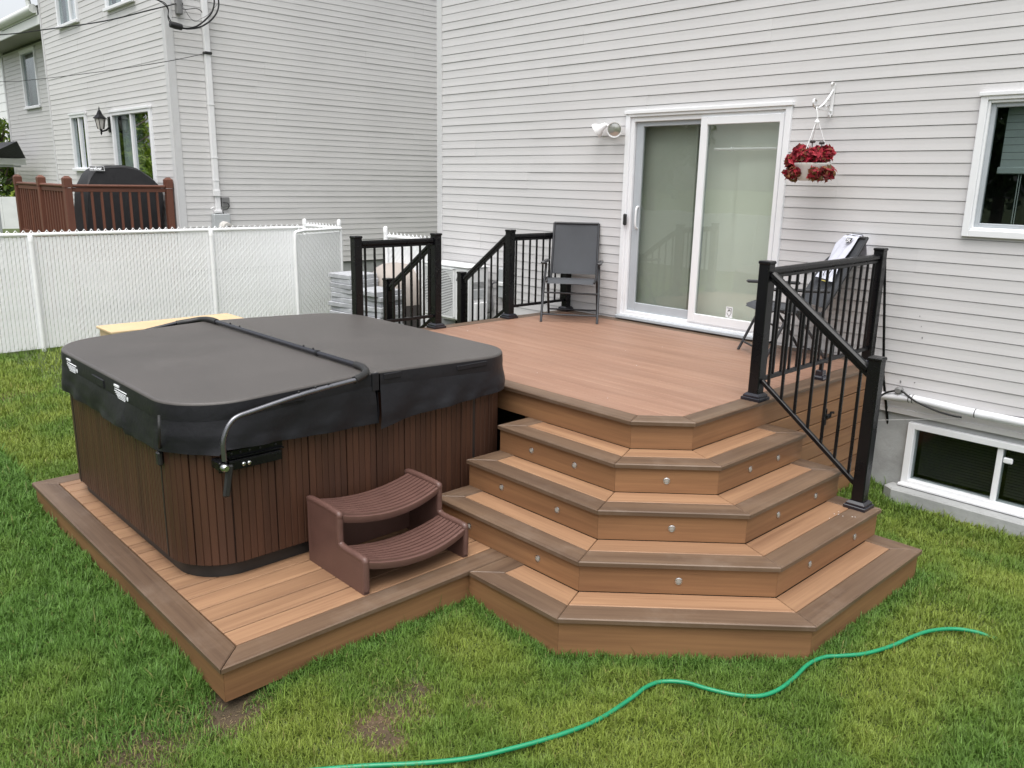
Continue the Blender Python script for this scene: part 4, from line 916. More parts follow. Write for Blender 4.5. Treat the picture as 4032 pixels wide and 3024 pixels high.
# ------------------------------------------------------------------ spa platform
pf = thing('spa_platform', 'low brown composite platform with dark border under the hot tub', 'platform', (3.8, -4.2, 0))
PZ = 0.18; PYB = yF-.02
def pboard(name, poly, z0, z1, material, grain, **k): return board(name, poly, z0, z1, material, grain, pf, **k)
pboard('border_board', [(PX0, PY0), (PX1, PY0), (PX1-BW, PY0+BW), (PX0+BW, PY0+BW)], PZ-TH, PZ, 'deck_dark', (1, 0, 0), ch=.005)
pboard('border_board', [(PX1, PY0), (PX1, -3.745), (PX1-BW, -3.745), (PX1-BW, PY0+BW)], PZ-TH, PZ, 'deck_dark', (0, 1, 0), ch=.005)
pboard('border_board', [(PX0, PY0), (PX0+BW, PY0+BW), (PX0+BW, PYB), (PX0, PYB)], PZ-TH, PZ, 'deck_dark', (0, 1, 0), ch=.005)
xs = np.arange(PX1-BW, PX0+BW, -.1405)
for i, x1_ in enumerate(xs):
    x0_ = max(x1_-.1405, PX0+BW)
    if x1_-x0_ < .02: continue
    pboard('deck_board', [(x0_, PY0+BW), (x1_, PY0+BW), (x1_, -3.745 if x1_ > xL else PYB), (x0_, -3.745 if x1_ > xL else PYB)], PZ-TH, PZ-.001, 'tread_light', (0, 1, 0), gap=.0042)
for q, g in (([(PX0+.02, PY0+.02), (PX1-.022, PY0+.022), (PX1-.042, PY0+.042), (PX0+.02, PY0+.042)], (1, 0, 0)), ([(PX1-.022, PY0+.022), (PX1-.022, -3.78), (PX1-.042, -3.78), (PX1-.042, PY0+.042)], (0, 1, 0)), ([(PX0+.02, PY0+.043), (PX0+.04, PY0+.043), (PX0+.04, PYB), (PX0+.02, PYB)], (0, 1, 0))):
    part('fascia_board', MB().prism(inset(ccw(q), .0006), -.005, PZ-TH-.001), 'fascia', pf, g)
b = MB(); b.box(PX0+.06, PX1-.06, PY0+.06, -3.80, .02, PZ-TH-.004); b.box(PX0+.06, xL, -3.80, PYB-.01, .02, PZ-TH-.004); part('joist_frame', b, 'tub_shell', pf)

# ------------------------------------------------------------------ hot tub
TX0, TX1, TY0, TY1, TR = 2.46, 4.590, -5.262, -2.985, 0.30
def rrect(x0, x1, y0, y1, r, step=.02):
    """outline points with normals, counter clockwise from the middle of the +x side"""
    P = []
    def line(a, b_, nrm_):
        n = max(1, int(np.linalg.norm(b_-a)/step))
        for i in range(n): P.append((a+(b_-a)*i/n, nrm_))
    def arc(c, t0):
        n = max(3, int(r*math.pi/2/step))
        for i in range(n):
            t = t0+math.pi/2*i/n; d_ = V(math.cos(t), math.sin(t)); P.append((c+d_*r, d_))
    line(V(x1, (y0+y1)/2), V(x1, y1-r), V(1, 0)); arc(V(x1-r, y1-r), 0); line(V(x1-r, y1), V(x0+r, y1), V(0, 1)); arc(V(x0+r, y1-r), math.pi/2)
    line(V(x0, y1-r), V(x0, y0+r), V(-1, 0)); arc(V(x0+r, y0+r), math.pi); line(V(x0+r, y0), V(x1-r, y0), V(0, -1)); arc(V(x1-r, y0+r), 1.5*math.pi); line(V(x1, y0+r), V(x1, (y0+y1)/2), V(1, 0))
    return P
tub = thing('hot_tub', 'square hot tub with vertical dark brown slatted cabinet and rounded corners', 'hot tub', ((TX0+TX1)/2, (TY0+TY1)/2, PZ))
ol = rrect(TX0, TX1, TY0, TY1, TR, .005); cum = [0]
for i in range(1, len(ol)+1): cum.append(cum[-1]+np.linalg.norm(ol[i % len(ol)][0]-ol[i-1][0]))
tot = cum[-1]; nsl = int(tot/.041)
def at_s(s):
    i = int(np.searchsorted(cum, s % tot, 'right'))-1; i = min(i, len(ol)-1); return ol[i]
me = None
bz, tz = PZ+.085, 1.06
for k in range(nsl):
    p, nn = at_s((k+.5)*tot/nsl)
    if me is None:
        b = MB(); b.obox((0, 0, (bz+tz)/2), V(1, 0, 0), V(0, 1, 0), V(0, 0, 1), .0065, tot/nsl/2-.0012, (tz-bz)/2, .0035); me = b.mesh('slat', 'tub_slat', grain=(0, 0, 1))
    o = bpy.data.objects.new('slat', me); COL.objects.link(o); o.parent = tub; o.location = (p[0]-tub.location[0], p[1]-tub.location[1], -tub.location[2]); o.rotation_euler = (0, 0, math.atan2(nn[1], nn[0]))
def extrude_outline(pts, z0, z1, cap=True):
    b = MB(); n = len(pts); b.add([(x, y_, z0) for x, y_ in pts]+[(x, y_, z1) for x, y_ in pts], [(i, (i+1) % n, (i+1) % n+n, i+n) for i in range(n)]+([tuple(range(n, 2*n))] if cap else []))
    return b
part('cabinet_core', extrude_outline([tuple(p-nn*.008) for p, nn in rrect(TX0, TX1, TY0, TY1, TR, .04)], PZ+.08, 1.07), 'tub_core', tub, smooth=40)
part('base_skirt', extrude_outline([tuple(p-nn*.035) for p, nn in rrect(TX0, TX1, TY0, TY1, TR, .04)], PZ, PZ+.082), 'black_plastic', tub, smooth=40)
for (x_, y_) in ((TX1-TR-.02, TY0), (TX0+TR, TY0), (TX1, TY0+TR+1.6)):
    b = MB(); b.box(x_-.007, x_+.007, y_-.009, y_+.01, bz, tz); part('corner_seam', b, 'tub_shell', tub)

# cover
CX0, CX1, CY0, CY1, CRD = 2.425, 4.645, -5.295, -2.958, 0.357
CZ = 1.17; FOLD = -4.165
cvr = thing('tub_cover', 'dark grey vinyl folding cover lying on the hot tub', 'tub cover', ((CX0+CX1)/2, (CY0+CY1)/2, 1.06))
def xr_at(y_):
    d = 0
    if y_ < CY0+CRD: t = (CY0+CRD-y_)/CRD; d = CRD*(1-math.sqrt(max(0, 1-t*t)))
    if y_ > CY1-CRD: t = (y_-CY1+CRD)/CRD; d = CRD*(1-math.sqrt(max(0, 1-t*t)))
    return CX0+d, CX1-d
def edge_dist(x, y_):
    qx, qy = abs(x-(CX0+CX1)/2)-((CX1-CX0)/2-CRD), abs(y_-(CY0+CY1)/2)-((CY1-CY0)/2-CRD)
    return -(math.hypot(max(qx, 0), max(qy, 0))+min(max(qx, qy), 0)-CRD)
def ztop(x, y_, nz=True):
    d = max(0, edge_dist(x, y_)); r = .016; ro = r*(1-math.sqrt(max(0, 1-(1-min(d, r)/r)**2)))
    t = abs(y_-FOLD)/1.17; z_ = CZ+0.038*(1-t)-ro
    fd = abs(y_-FOLD); z_ -= .014*max(0, 1-fd/.018)
    if nz: z_ += .004*(fbm(x*1.6+4, y_*1.6, 2)-.5)+.0025*math.sin(y_*9+.6*math.sin(x*2.1))*math.exp(-((y_-CY0-.35)/.25)**2)
    return z_
es_ = [0, .0012, .004, .008, .012, .016, .03, .05]
for side, lab in ((-1, None), (1, None)):
    ya, yb_ = (CY0, FOLD-.001) if side < 0 else (CY1, FOLD+.001); L_ = abs(yb_-ya)
    vs = sorted({*[e for e in es_], *[CRD*(1-math.cos(a_)) for a_ in np.linspace(.25, 1.57, 12)], *np.linspace(.35, L_, 18), L_-.02, L_-.008})
    us = sorted({*es_, *[2.2-e for e in es_], *np.linspace(.08, 2.12, 30)}); us = [u/2.2 for u in us]
    P = []; F = []
    for v_ in vs:
        y_ = ya+(v_ if side < 0 else -v_); a_, c_ = xr_at(y_)
        for u in us: x_ = a_+(c_-a_)*u; P.append((x_, y_, ztop(x_, y_)))
    nu = len(us)
    for j in range(len(vs)-1):
        for i in range(nu-1):
            f = (j*nu+i, j*nu+i+1, (j+1)*nu+i+1, (j+1)*nu+i); F.append(f if side < 0 else f[::-1])
    pan = part('panel', MB().add(P, F), 'cover_vinyl', cvr, smooth=60)
# side band and skirt, one of each for every half
def half_outline(side, grow=0.0, step=.02):
    pts = rrect(CX0-grow, CX1+grow, CY0-grow, CY1+grow, CRD+grow, step)
    h_ = [(p, nn) for p, nn in pts if (p[1] > FOLD+.001 if side > 0 else p[1] < FOLD-.001)]
    if side > 0: return h_
    i0 = next(i for i in range(len(h_)-1) if np.linalg.norm(h_[i+1][0]-h_[i][0]) > .2) if any(np.linalg.norm(h_[i+1][0]-h_[i][0]) > .2 for i in range(len(h_)-1)) else -1
    return h_[i0+1:]+h_[:i0+1]
for side in (1, -1):
    h_ = half_outline(side); n = len(h_); b = MB(); rows = 4; P = []; F = []
    for r_ in range(rows+1):
        for i, (p, nn) in enumerate(h_):
            zt_ = ztop(p[0], p[1], False)+.001; z_ = zt_-(.115*r_/rows); o_ = p+nn*(.0005+.003*math.sin(math.pi*r_/rows)); P.append((o_[0], o_[1], z_))
    for r_ in range(rows):
        for i in range(n-1): F.append(((r_+1)*n+i, (r_+1)*n+i+1, r_*n+i+1, r_*n+i))
    part('side_band', b.add(P, F), 'cover_shaded_side', cvr, smooth=50)
    b = MB(); rows = 10; P = []; F = []
    for r_ in range(rows+1):
        t = r_/rows
        for i, (p, nn) in enumerate(h_):
            s = p[0]*1.0+p[1]*1.3
            wv = .009*math.sin(s*5.2+side)+.008*math.sin(s*9.7+2*t+side)+.030*(fbm(s*3.0+3*side, t*2.2+1, 3)-.5)+.007*math.sin(s*23+3*t)*fbm(s*1.3, t, 2)
            o_ = p+nn*(.004+.022*t*(1-.35*t)+wv*t); z0_ = CZ+.055*(1-abs(p[1]-FOLD)/1.12)-.10
            zb_ = .915+.018*math.sin(s*2.1)-.03*float(smoothstep(-4.98, -5.2, -abs(p[1]))*0+(p[1] < -5.08)*(p[0] > 3.9))
            if side > 0 and i < 14: e_ = (1-i/14); o_ = o_+nn*.028*t*e_+V(0, -.025*t*e_); zb_ -= .03*e_
            if side < 0 and i > n-10: o_ = o_-nn*.010*t+V(0, .02*t)
            P.append((o_[0], o_[1], z0_+(zb_-z0_)*t))
    for r_ in range(rows):
        for i in range(n-1): F.append(((r_+1)*n+i, (r_+1)*n+i+1, r_*n+i+1, r_*n+i))
    part('skirt', b.add(P, F), 'cover_shaded_side', cvr, smooth=70)
b = MB(); b.box(CX1-.004, CX1+.012, FOLD-.020, FOLD+.026, CZ-.075, CZ+.030, .003); part('hinge_flap', b, 'cover_shaded_side', cvr)
# stitched handles
def side_patch(name, x, y0_, y1_, z0_, z1_, m='cover_shaded_side', e=.007): b = MB(); b.box(x-.004, x+e, y0_, y1_, z0_, z1_, .003); return part(name, b, m, cvr)
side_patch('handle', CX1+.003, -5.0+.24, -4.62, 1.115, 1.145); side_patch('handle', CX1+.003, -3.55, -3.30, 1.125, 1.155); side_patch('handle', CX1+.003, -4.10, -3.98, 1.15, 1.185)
b = MB(); b.box(3.36, 3.56, CY0-.010, CY0+.004, 1.075, 1.125, .003); part('handle', b, 'cover_shaded_side', cvr)
# two care labels printed on the near-left side: heading, lines of text and an oval
for (x0_, x1_) in ((2.86, 3.09), (3.74, 3.97)):
    b = MB(); yy = CY0-.0065; zc = 1.140
    b.box(x0_, x0_+.075, yy-.001, yy+.008, zc-.013, zc-.002, .0); b.box(x0_+.01, x0_+.19, yy-.001, yy+.008, zc-.027, zc-.0235)
    for i in range(5): b.box(x0_+.012*i, x0_+.18-.004*i, yy-.001, yy+.008, zc-.040-.0085*i, zc-.0376-.0085*i)
    b.lathe([(.013, 0), (.013, .001)], (x0_+.205, yy, zc-.05), 14, (0, -1, 0)); part('care_label', b, 'print_white', cvr)
# strap with buckle at the near corner
sq = [hy(q, yy_) for q, yy_ in (((626, 1635), CY0-.02), ((627, 1690), CY0-.032), ((628, 1740), CY0-.025), ((630, 1775), TY0-.02))]
b = MB(); b.tube(catmull(sq, 5), .008, 6); st = part('strap', b, 'black_plastic', cvr, smooth=60)
q = hy((632, 1800), TY0-.018); b = MB(); b.box(q[0]-.022, q[0]+.022, TY0-.038, TY0-.008, q[2]-.045, q[2]+.035, .010); part('buckle', b, 'black_plastic', st)
b = MB(); b.tube(catmull([(2.43, -5.05, 1.09), (2.385, -5.10, 1.02), (2.375, -5.11, .95), (2.40, -5.10, .90), (2.395, -5.10, .865)], 5), .007, 6); st = part('strap', b, 'black_plastic', cvr, smooth=60)
b = MB(); b.box(2.365, 2.42, -5.125, -5.10, .755, .845, .008); part('lock_tag', b, 'blue_tag', st)

# cover lifter: U bar over the fold, arm down the near side, bracket on the cabinet
lf = thing('cover_lifter', 'black tubular cover lifter bar lying across the hot tub cover', 'cover lifter', (4.68, -5.1, .8))
BZ = CZ+.042; AX = 4.705
b = MB(); b.tube([(2.62, FOLD-.03, BZ+.015), (4.50, FOLD-.03, BZ+.015)], .0165, 12); part('cross_bar', b, 'black_gloss', lf, smooth=60)
b = MB(); b.tube(catmull([(4.50, FOLD-.03, BZ+.015), (4.58, FOLD-.032, BZ+.012), (4.645, FOLD-.055, BZ+.002), (4.68, FOLD-.10, BZ-.008), (AX, FOLD-.17, BZ-.018)], 6), .0215, 12); part('foam_grip', b, 'black_plastic', lf, smooth=60)
b = MB(); b.tube(catmull([(2.62, FOLD-.03, BZ+.015), (2.50, FOLD-.03, BZ+.015), (2.40, FOLD-.06, BZ+.005), (2.35, FOLD-.14, BZ-.01), (2.335, FOLD-.22, BZ-.018)], 6), .0215, 12); part('foam_grip', b, 'black_plastic', lf, smooth=60)
armp = [(AX, FOLD-.15, BZ-.016)]+[tuple(hx(q, AX)) for q in ((1200, 1550), (1000, 1617), (935, 1641), (905, 1668), (886, 1708), (879, 1750), (884, 1815))]
b = MB(); b.tube(catmull(armp, 6), .0135, 12); part('arm', b, 'arm_metal', lf, smooth=60)
b = MB(); b.tube(catmull([(2.335, FOLD-.2, 1.20), (2.335, -4.63, 1.16), (2.335, -5.0, 1.10), (2.335, -5.08, 1.03), (2.335, -5.10, .95), (2.335, -5.10, .86)], 6), .0145, 10); part('arm', b, 'black_gloss', lf, smooth=60)
for x_ in (2.85, 3.0, 3.9, 4.02): b = MB(); b.lathe([(.006, 0), (.006, .008), (.003, .011)], (x_, FOLD-.03, BZ+.030), 8); part('bolt', b, 'black_plastic', lf)
b = MB(); b.tube([(4.06, FOLD-.03, BZ+.015), (4.085, FOLD-.03, BZ+.015)], .019, 12); part('collar', b, 'black_metal', lf, smooth=40)
for y_ in (-4.50, -4.58, -4.68): b = MB(); zc = float(np.interp(y_, [q[1] for q in armp[:3]][::-1], [q[2] for q in armp[:3]][::-1])); b.lathe([(.006, 0), (.006, .008), (.003, .011)], (AX, y_, zc+.0145), 8); part('bolt', b, 'black_plastic', lf)
b = MB(); b.obox((AX+.004, -5.10, .785), V(1, 0, 0), unit(V(0, 1, -.18)), unit(V(0, .18, 1)), .010, .019, .085, .008); part('lever', b, 'black_plastic', lf)
b = MB(); b.lathe([(.022, 0), (.022, .02), (.014, .03)], (AX-.005, -5.112, .858), 14, (1, 0, 0)); part('pivot_bolt', b, 'steel', lf, smooth=40)
xb = TX1+.0075
b = MB(); b.box(xb, xb+.012, -5.06, -4.74, .868, .905, .002); b.box(xb+.012, xb+.034, -5.05, -4.74, .866, .872, .001); part('upper_plate', b, 'black_metal', lf)
b = MB(); b.box(xb, xb+.010, -5.10, -4.765, .795, .862, .002); b.box(xb+.010, xb+.05, -5.06, -4.765, .855, .862, .001); b.box(xb+.044, xb+.05, -5.06, -4.765, .812, .855, .001); b.box(xb, xb+.10, -5.135, -5.09, .835, .885, .006); part('bracket', b, 'black_metal', lf)
for y_ in (-4.985, -4.955): b = MB(); b.lathe([(.011, 0), (.011, .008), (.006, .012)], (xb+.05, y_, .836), 10, (1, 0, 0)); part('bolt', b, 'steel', lf)
for y_ in (-5.03, -4.98, -4.93, -4.87, -4.78): b = MB(); b.lathe([(.007, 0), (.007, .004), (.003, .006)], (xb+.012, y_, .889), 8, (1, 0, 0)); part('bolt', b, 'black_plastic', lf)

# ------------------------------------------------------------------ plastic spa step
sp_ = thing('spa_step', 'brown plastic two tier spa step with curved ribbed treads', 'spa step', (4.93, -4.27, PZ))
sx0, sx1, sx2 = 4.655, 4.965, 5.205; sy0, sy1 = -4.632, -3.925; zU, zL = .545, .365
for (a_, c_) in ((sy0, sy0+.034), (sy1-.034, sy1)):
    prof = [(sx0, PZ), (sx2, PZ), (sx2, zL+.012), (sx1+.012, zL+.012), (sx1, zL+.03), (sx1, zU+.012), (sx0, zU+.012)]
    b = MB(); n = len(prof); P = [(x, a_, z) for x, z in prof]+[(x, c_, z) for x, z in prof]
    b.add(P, [tuple(range(n)), tuple(range(n, 2*n))[::-1]]+[(i, i+n, (i+1) % n+n, (i+1) % n) for i in range(n)]); pn = part('side_panel', b, 'spa_plastic', sp_)
    ym = (a_+c_)/2; b = MB(); b.tube(catmull([(sx0+.005, ym, PZ+.02), (sx0+.005, ym, zU-.04), (sx0+.02, ym, zU+.006), (sx1-.03, ym, zU+.006), (sx1-.006, ym, zU-.02), (sx1-.006, ym, zL+.06), (sx1+.02, ym, zL+.010), (sx2-.03, ym, zL+.006), (sx2-.006, ym, zL-.02), (sx2-.006, ym, PZ+.02)], 5), .0195, 10); part('edge_bead', b, 'spa_plastic', pn, smooth=60)
def tread(name, x0, x1, zt_, nrib):
    b = MB(); prof = []
    wdt = (x1-x0)/nrib
    for i in range(nrib):
        xa = x0+i*wdt; prof += [(xa+.0028, -.010), (xa+.0042, 0), (xa+wdt-.0042, 0), (xa+wdt-.0028, -.010)]
    prof = [(x0, -.03)]+prof+[(x1+.012, -.012), (x1+.014, -.03), (x1+.006, -.05)]
    ny = 16; n = len(prof); P = []; F = []
    for j in range(ny+1):
        v_ = j/ny; y_ = sy0+.03+(sy1-sy0-.06)*v_; sag = -.045*(1-(2*v_-1)**2)+.006; bow = .03*(1-(2*v_-1)**2)
        for (x, dz) in prof: P.append((x+bow*(x-x0)/(x1-x0), y_, zt_+dz+sag))
    for j in range(ny):
        for i in range(n-1): F.append((j*n+i, j*n+i+1, (j+1)*n+i+1, (j+1)*n+i))
    part(name, b.add(P, F), 'spa_plastic', sp_, smooth=35)
tread('tread', sx0+.02, sx1-.004, zU, 9); tread('tread', sx1+.005, sx2-.004, zL, 8)
b = MB(); b.box(sx0+.02, sx0+.035, sy0+.03, sy1-.03, PZ+.02, zU-.05); part('back_panel', b, 'spa_plastic', sp_)

# ------------------------------------------------------------------ folding sling chairs
def make_chair(label, loc, rz, rc=.36, tp=.965):
    t = thing('folding_chair', label, 'chair', loc, rz)
    P_ = lambda name, b, m, **k: part(name, b, m, t, local=True, **k)
    for s in (-1, 1):
        b = MB(); b.tube(catmull([(s*.285, -.275, 0), (s*.282, -.15, .28), (s*.275, -.05, .50), (s*.27, -.06, .575)], 4), .0125, 8); P_('leg', b, 'chair_metal', smooth=50)
        b = MB(); b.tube(catmull([(s*.262, .27, 0), (s*.258, .12, .22), (s*.255, -.03, .41)], 4), .0125, 8); P_('leg', b, 'chair_metal', smooth=50)
        b = MB(); b.tube([(s*.238, -.25, .405), (s*.238, -.18, .43), (s*.238, .20, .395)], .012, 8); P_('seat_rail', b, 'chair_metal', smooth=50)
        b = MB(); b.tube([(s*.24, .17, .36), (s*.24, .17+(rc-.17)*.27, .52), (s*.238, .17+(rc-.17)*.64, .75), (s*.236, rc, tp)], .012, 8); P_('back_rail', b, 'chair_metal', smooth=50)
        b = MB(); b.obox((s*.282, -.015, .59), V(1, 0, 0), unit(V(0, 1, -.03)), unit(V(0, .03, 1)), .024, .235, .013, .010); P_('armrest', b, 'chair_metal')
        b = MB(); b.box(s*.262-.012, s*.262+.012, -.02, .03, .39, .43, .006); P_('hinge', b, 'black_plastic')
    b = MB(); b.tube([(-.285, -.24, .075), (.285, -.24, .075)], .009, 8); P_('stretcher', b, 'chair_metal')
    b = MB(); b.tube([(-.28, -.15, .285), (.28, -.15, .285)], .009, 8); P_('stretcher', b, 'chair_metal')
    b = MB(); b.tube([(-.262, .23, .06), (.262, .23, .06)], .009, 8); P_('stretcher', b, 'chair_metal')
    b = MB(); b.tube(catmull([(-.25, -.02, .40), (-.12, -.02, .372), (0, -.02, .366), (.12, -.02, .372), (.25, -.02, .40)], 4), .009, 8); P_('cross_bar', b, 'chair_metal')
    b = MB()
    def seat(u, v_):
        x = -.235+.47*u; sag = -.018*(1-(2*u-1)**2)*math.sin(math.pi*min(1, max(0, v_*1.1-.05)))
        if v_ < .15: q = v_/.15; return (x, -.262+.07*q, .392+.045*math.sin(q*1.57)+sag)
        q = (v_-.15)/.85; return (x, -.192+.40*q, .437-.036*q+sag)
    b.grid(seat, 10, 14); P_('seat', b, 'sling', smooth=60)
    b = MB(); b.grid(lambda u, v_: (-.24+.48*u, .205+(rc-.20)*v_+.02*(1-(2*u-1)**2)*math.sin(math.pi*v_), .445+(tp-.44)*v_), 10, 14); P_('backrest', b, 'sling', smooth=60)
    b = MB(); b.tube([(-.236, rc, tp), (.236, rc, tp)], .012, 8); P_('top_bar', b, 'chair_metal')
    return t
ch1 = make_chair('grey sling folding chair standing at the corner of the deck by the side railing', (2.775, -.455, HD), R(38.3))
ch2 = make_chair('grey sling folding chair with a jersey draped over its reclined back', (5.185, -.455, HD), R(-38.6), .50, 1.0)
# jersey over the back of the second chair
jz = thing('jersey', 'white sports jersey with dark crest draped over the folding chair back', 'jersey', (5.185, -.455, HD), R(-38.6))
def back_pt(u, v_, off):
    x = u; y_ = .205+.30*v_; return V(x, y_-.012-off, .445+.56*v_)
b = MB(); nu, nv = 12, 22; P = []; F = []
for j in range(nv+1):
    v_ = 1.02-.66*j/nv; half = .155-.02*math.sin(j/nv*3)
    for i in range(nu+1):
        u = -.02+(i/nu*2-1)*half+.03*(j/nv); q = back_pt(u, min(v_, 1.0), .012+.010*math.sin(i*1.3+j*.35)*(.3+j/nv))
        if v_ > 1.0: q = q+V(0, .03, .012)
        P.append(q)
for j in range(nv):
    for i in range(nu): a_ = j*(nu+1)+i; F.append((a_, a_+1, a_+nu+2, a_+nu+1))
part('body', b.add(P, F), 'jersey', jz, local=True, smooth=60)
b = MB(); b.grid(lambda u, v_: tuple(back_pt(-.155+.27*u, 1.0, 0)+V(0, .03+.02*math.sin(v_*3.1)+.05*v_, .018-.22*v_)), 6, 8); part('back_panel', b, 'jersey', jz, local=True, smooth=60)
b = MB(); sh = [(-.045, .03), (.045, .03), (.048, -.01), (.02, -.038), (0, -.05), (-.02, -.038), (-.048, -.01)]
P = [back_pt(.05+u, .945+v_, .034) for u, v_ in sh]; b.add(P, [tuple(range(7))]); part('crest', b, 'jersey_dark', jz, local=True)
b = MB()
for (u0_, v0_, u1_, v1_) in ((-.03, .015, .03, .015), (-.025, -.005, -.005, .01), (.0, -.025, .02, .01), (-.03, -.02, .0, -.03), (.02, -.005, .035, -.02)): b.beam(back_pt(.05+u0_, .945+v0_, .038), back_pt(.05+u1_, .945+v1_, .038), .009, .003, up=(0, -1, .3))
part('crest_print', b, 'print_white', jz, local=True)
b = MB(); b.grid(lambda u, v_: tuple(back_pt(-.145+.27*u, .365+.018*v_, .036)), 8, 1); part('hem', b, 'jersey_dark', jz, local=True)
b = MB(); b.grid(lambda u, v_: tuple(back_pt(.0+.1*u, .352+.012*v_, .037)), 4, 1); part('hem_stripe', b, 'jersey_yellow', jz, local=True)
b = MB()
for a_ in range(10):
    t0, t1 = a_*.45-.6, (a_+1)*.45-.6; b.beam(back_pt(.04+.045*math.cos(t0), .49+.10*math.sin(t0), .04), back_pt(.04+.045*math.cos(t1), .49+.10*math.sin(t1), .04), .010, .003, up=(0, -1, .3))
part('sleeve_trim', b, 'jersey_dark', jz, local=True)

# ------------------------------------------------------------------ flood light, plant bracket, hanging planter
fl = thing('flood_light', 'white twin head flood light on the siding left of the sliding door', 'flood light', (2.86, 0, 2.8))
b = MB(); b.lathe([(.058, .014), (.058, .035), (.05, .045)], (2.865, 0, 2.81), 18, (0, -1, 0)); part('mount', b, 'white_paint', fl, smooth=40)
for (dirn, c_, nm) in ((unit(V(.55, -.80, -.16)), V(2.925, -.055, 2.822), 1), (unit(V(-.72, -.42, -.55)), V(2.815, -.075, 2.865), 2)):
    b = MB(); b.tube([(2.865, -.04, 2.82), tuple(c_), tuple(c_+dirn*.03)], .014, 8); b.lathe([(.02, 0), (.028, .02), (.034, .05), (.074, .10), (.077, .125), (.070, .125), (.066, .11)], c_, 20, dirn); hd = part('lamp_head', b, 'white_paint', fl, smooth=40)
    b = MB(); b.lathe([(.065, .108), (.065, .112), (.035, .122), (.008, .125)], c_, 18, dirn); part('lens', b, 'reflector', hd, smooth=50)
PXc, PYc = 5.20, -.29
br = thing('plant_bracket', 'white scrolled iron plant bracket on the siding above the hanging planter', 'bracket', (5.175, 0, 2.97))
b = MB(); b.box(5.162, 5.188, -.024, -.017, 2.86, 3.10, .002); part('wall_bar', b, 'white_paint', br)
def flat(pts, m='white_paint', nm='scroll'):
    b = MB(); q = catmull(pts, 6)
    for a_, c_ in zip(q[:-1], q[1:]): b.beam(a_, c_+(c_-a_)*.08, .016, .004, up=tuple(np.cross(unit(np.asarray(c_)-np.asarray(a_)), V(1, 0, 0))))
    return part(nm, b, m, br)
cx_ = 5.175
flat([(cx_, -.022, 3.06), (cx_, -.10, 2.985), (cx_, -.18, 2.93), (cx_, -.26, 2.90), (cx_, -.31, 2.905), (cx_, -.335, 2.935), (cx_, -.32, 2.965), (cx_, -.29, 2.955), (cx_, -.285, 2.93)], nm='arm')
flat([(cx_, -.022, 2.89), (cx_, -.15, 2.892), (cx_, -.28, 2.895)], nm='brace')
flat([(cx_, -.06, 2.90), (cx_, -.09, 2.93), (cx_, -.12, 2.925), (cx_, -.115, 2.90)]); flat([(cx_, -.13, 2.95), (cx_, -.11, 2.975), (cx_, -.08, 2.97)])
flat([(cx_, -.022, 3.09), (cx_, -.04, 3.115), (cx_, -.058, 3.10), (cx_, -.05, 3.08)]); flat([(cx_, -.022, 2.87), (cx_, -.04, 2.845), (cx_, -.058, 2.86), (cx_, -.05, 2.88)])
pl = thing('hanging_planter', 'hanging white pot of red leafed flowers by the sliding door', 'planter', (PXc, PYc, 2.34))
b = MB(); b.lathe([(.095, 2.335), (.115, 2.36), (.138, 2.45), (.146, 2.462), (.146, 2.474), (.135, 2.474), (.125, 2.445)], (PXc, PYc, 0), 24); part('pot', b, 'pot_white', pl, smooth=45)
b = MB(); hk = V(cx_, PYc+.005, 2.80)
for k in range(3):
    t = .3+k*2.094; b.tube([(PXc+.138*math.cos(t), PYc+.138*math.sin(t), 2.468), (PXc+.012*math.cos(t), PYc+.012*math.sin(t), 2.79)], .0035, 6)
b.tube(catmull([(PXc, PYc, 2.785), (PXc-.002, PYc, 2.84), (PXc-.012, PYc, 2.88), (PXc-.02, PYc+.01, 2.905), (PXc-.01, PYc+.02, 2.90)], 4), .006, 6); b.lathe([(.018, 2.775), (.022, 2.79), (.008, 2.81)], (PXc, PYc, 0), 8); part('hanger', b, 'white_paint', pl)
def leaf_cluster(name, parent, centres, n, size, cols, seed, up=.3):
    rs = np.random.default_rng(seed); P = []; F = []; C = []
    for (c_, rad) in centres:
        for _ in range(int(n)):
            d_ = rs.normal(size=3); d_ /= np.linalg.norm(d_); r_ = rs.random()**.45; q = np.array(c_)+d_*np.array(rad)*r_
            nrm_ = unit(d_*.8+rs.normal(size=3)*.5+V(0, 0, up)); a_ = unit(np.cross(nrm_, rs.normal(size=3))); bb = np.cross(nrm_, a_); s = size*rs.uniform(.6, 1.3)
            i0 = len(P); P += [q-a_*s, q-a_*.2*s+bb*.48*s+nrm_*.12*s, q+a_*s, q-a_*.2*s-bb*.48*s+nrm_*.12*s]; F += [(i0, i0+1, i0+2), (i0, i0+2, i0+3)]
            c = cols[rs.integers(len(cols))]; k_ = rs.uniform(.7, 1.3); C.append(np.array(c)*k_); C.append(np.array(c)*k_)
    b = MB(); b.v = [tuple(p) for p in P]; b.f = F; o = part(name, b, 'leaf', parent)
    at = o.data.attributes.new('col', 'FLOAT_COLOR', 'FACE'); at.data.foreach_set('color', np.concatenate([np.array(C), np.ones((len(C), 1))], 1).astype(np.float32).ravel())
    return o
RED = [(.42, .025, .05), (.32, .02, .04), (.20, .018, .028), (.55, .05, .075), (.22, .08, .035)]; OLV = [(.20, .09, .035), (.16, .10, .035), (.26, .03, .03), (.28, .05, .05)]
leaf_cluster('foliage', pl, [((PXc, PYc, 2.535), (.155, .155, .075)), ((PXc-.09, PYc-.03, 2.56), (.07, .07, .06)), ((PXc+.10, PYc, 2.55), (.06, .07, .06)), ((PXc-.15, PYc-.05, 2.49), (.06, .06, .06)), ((PXc+.02, PYc-.06, 2.52), (.12, .10, .06))], 230, .029, RED, 1)
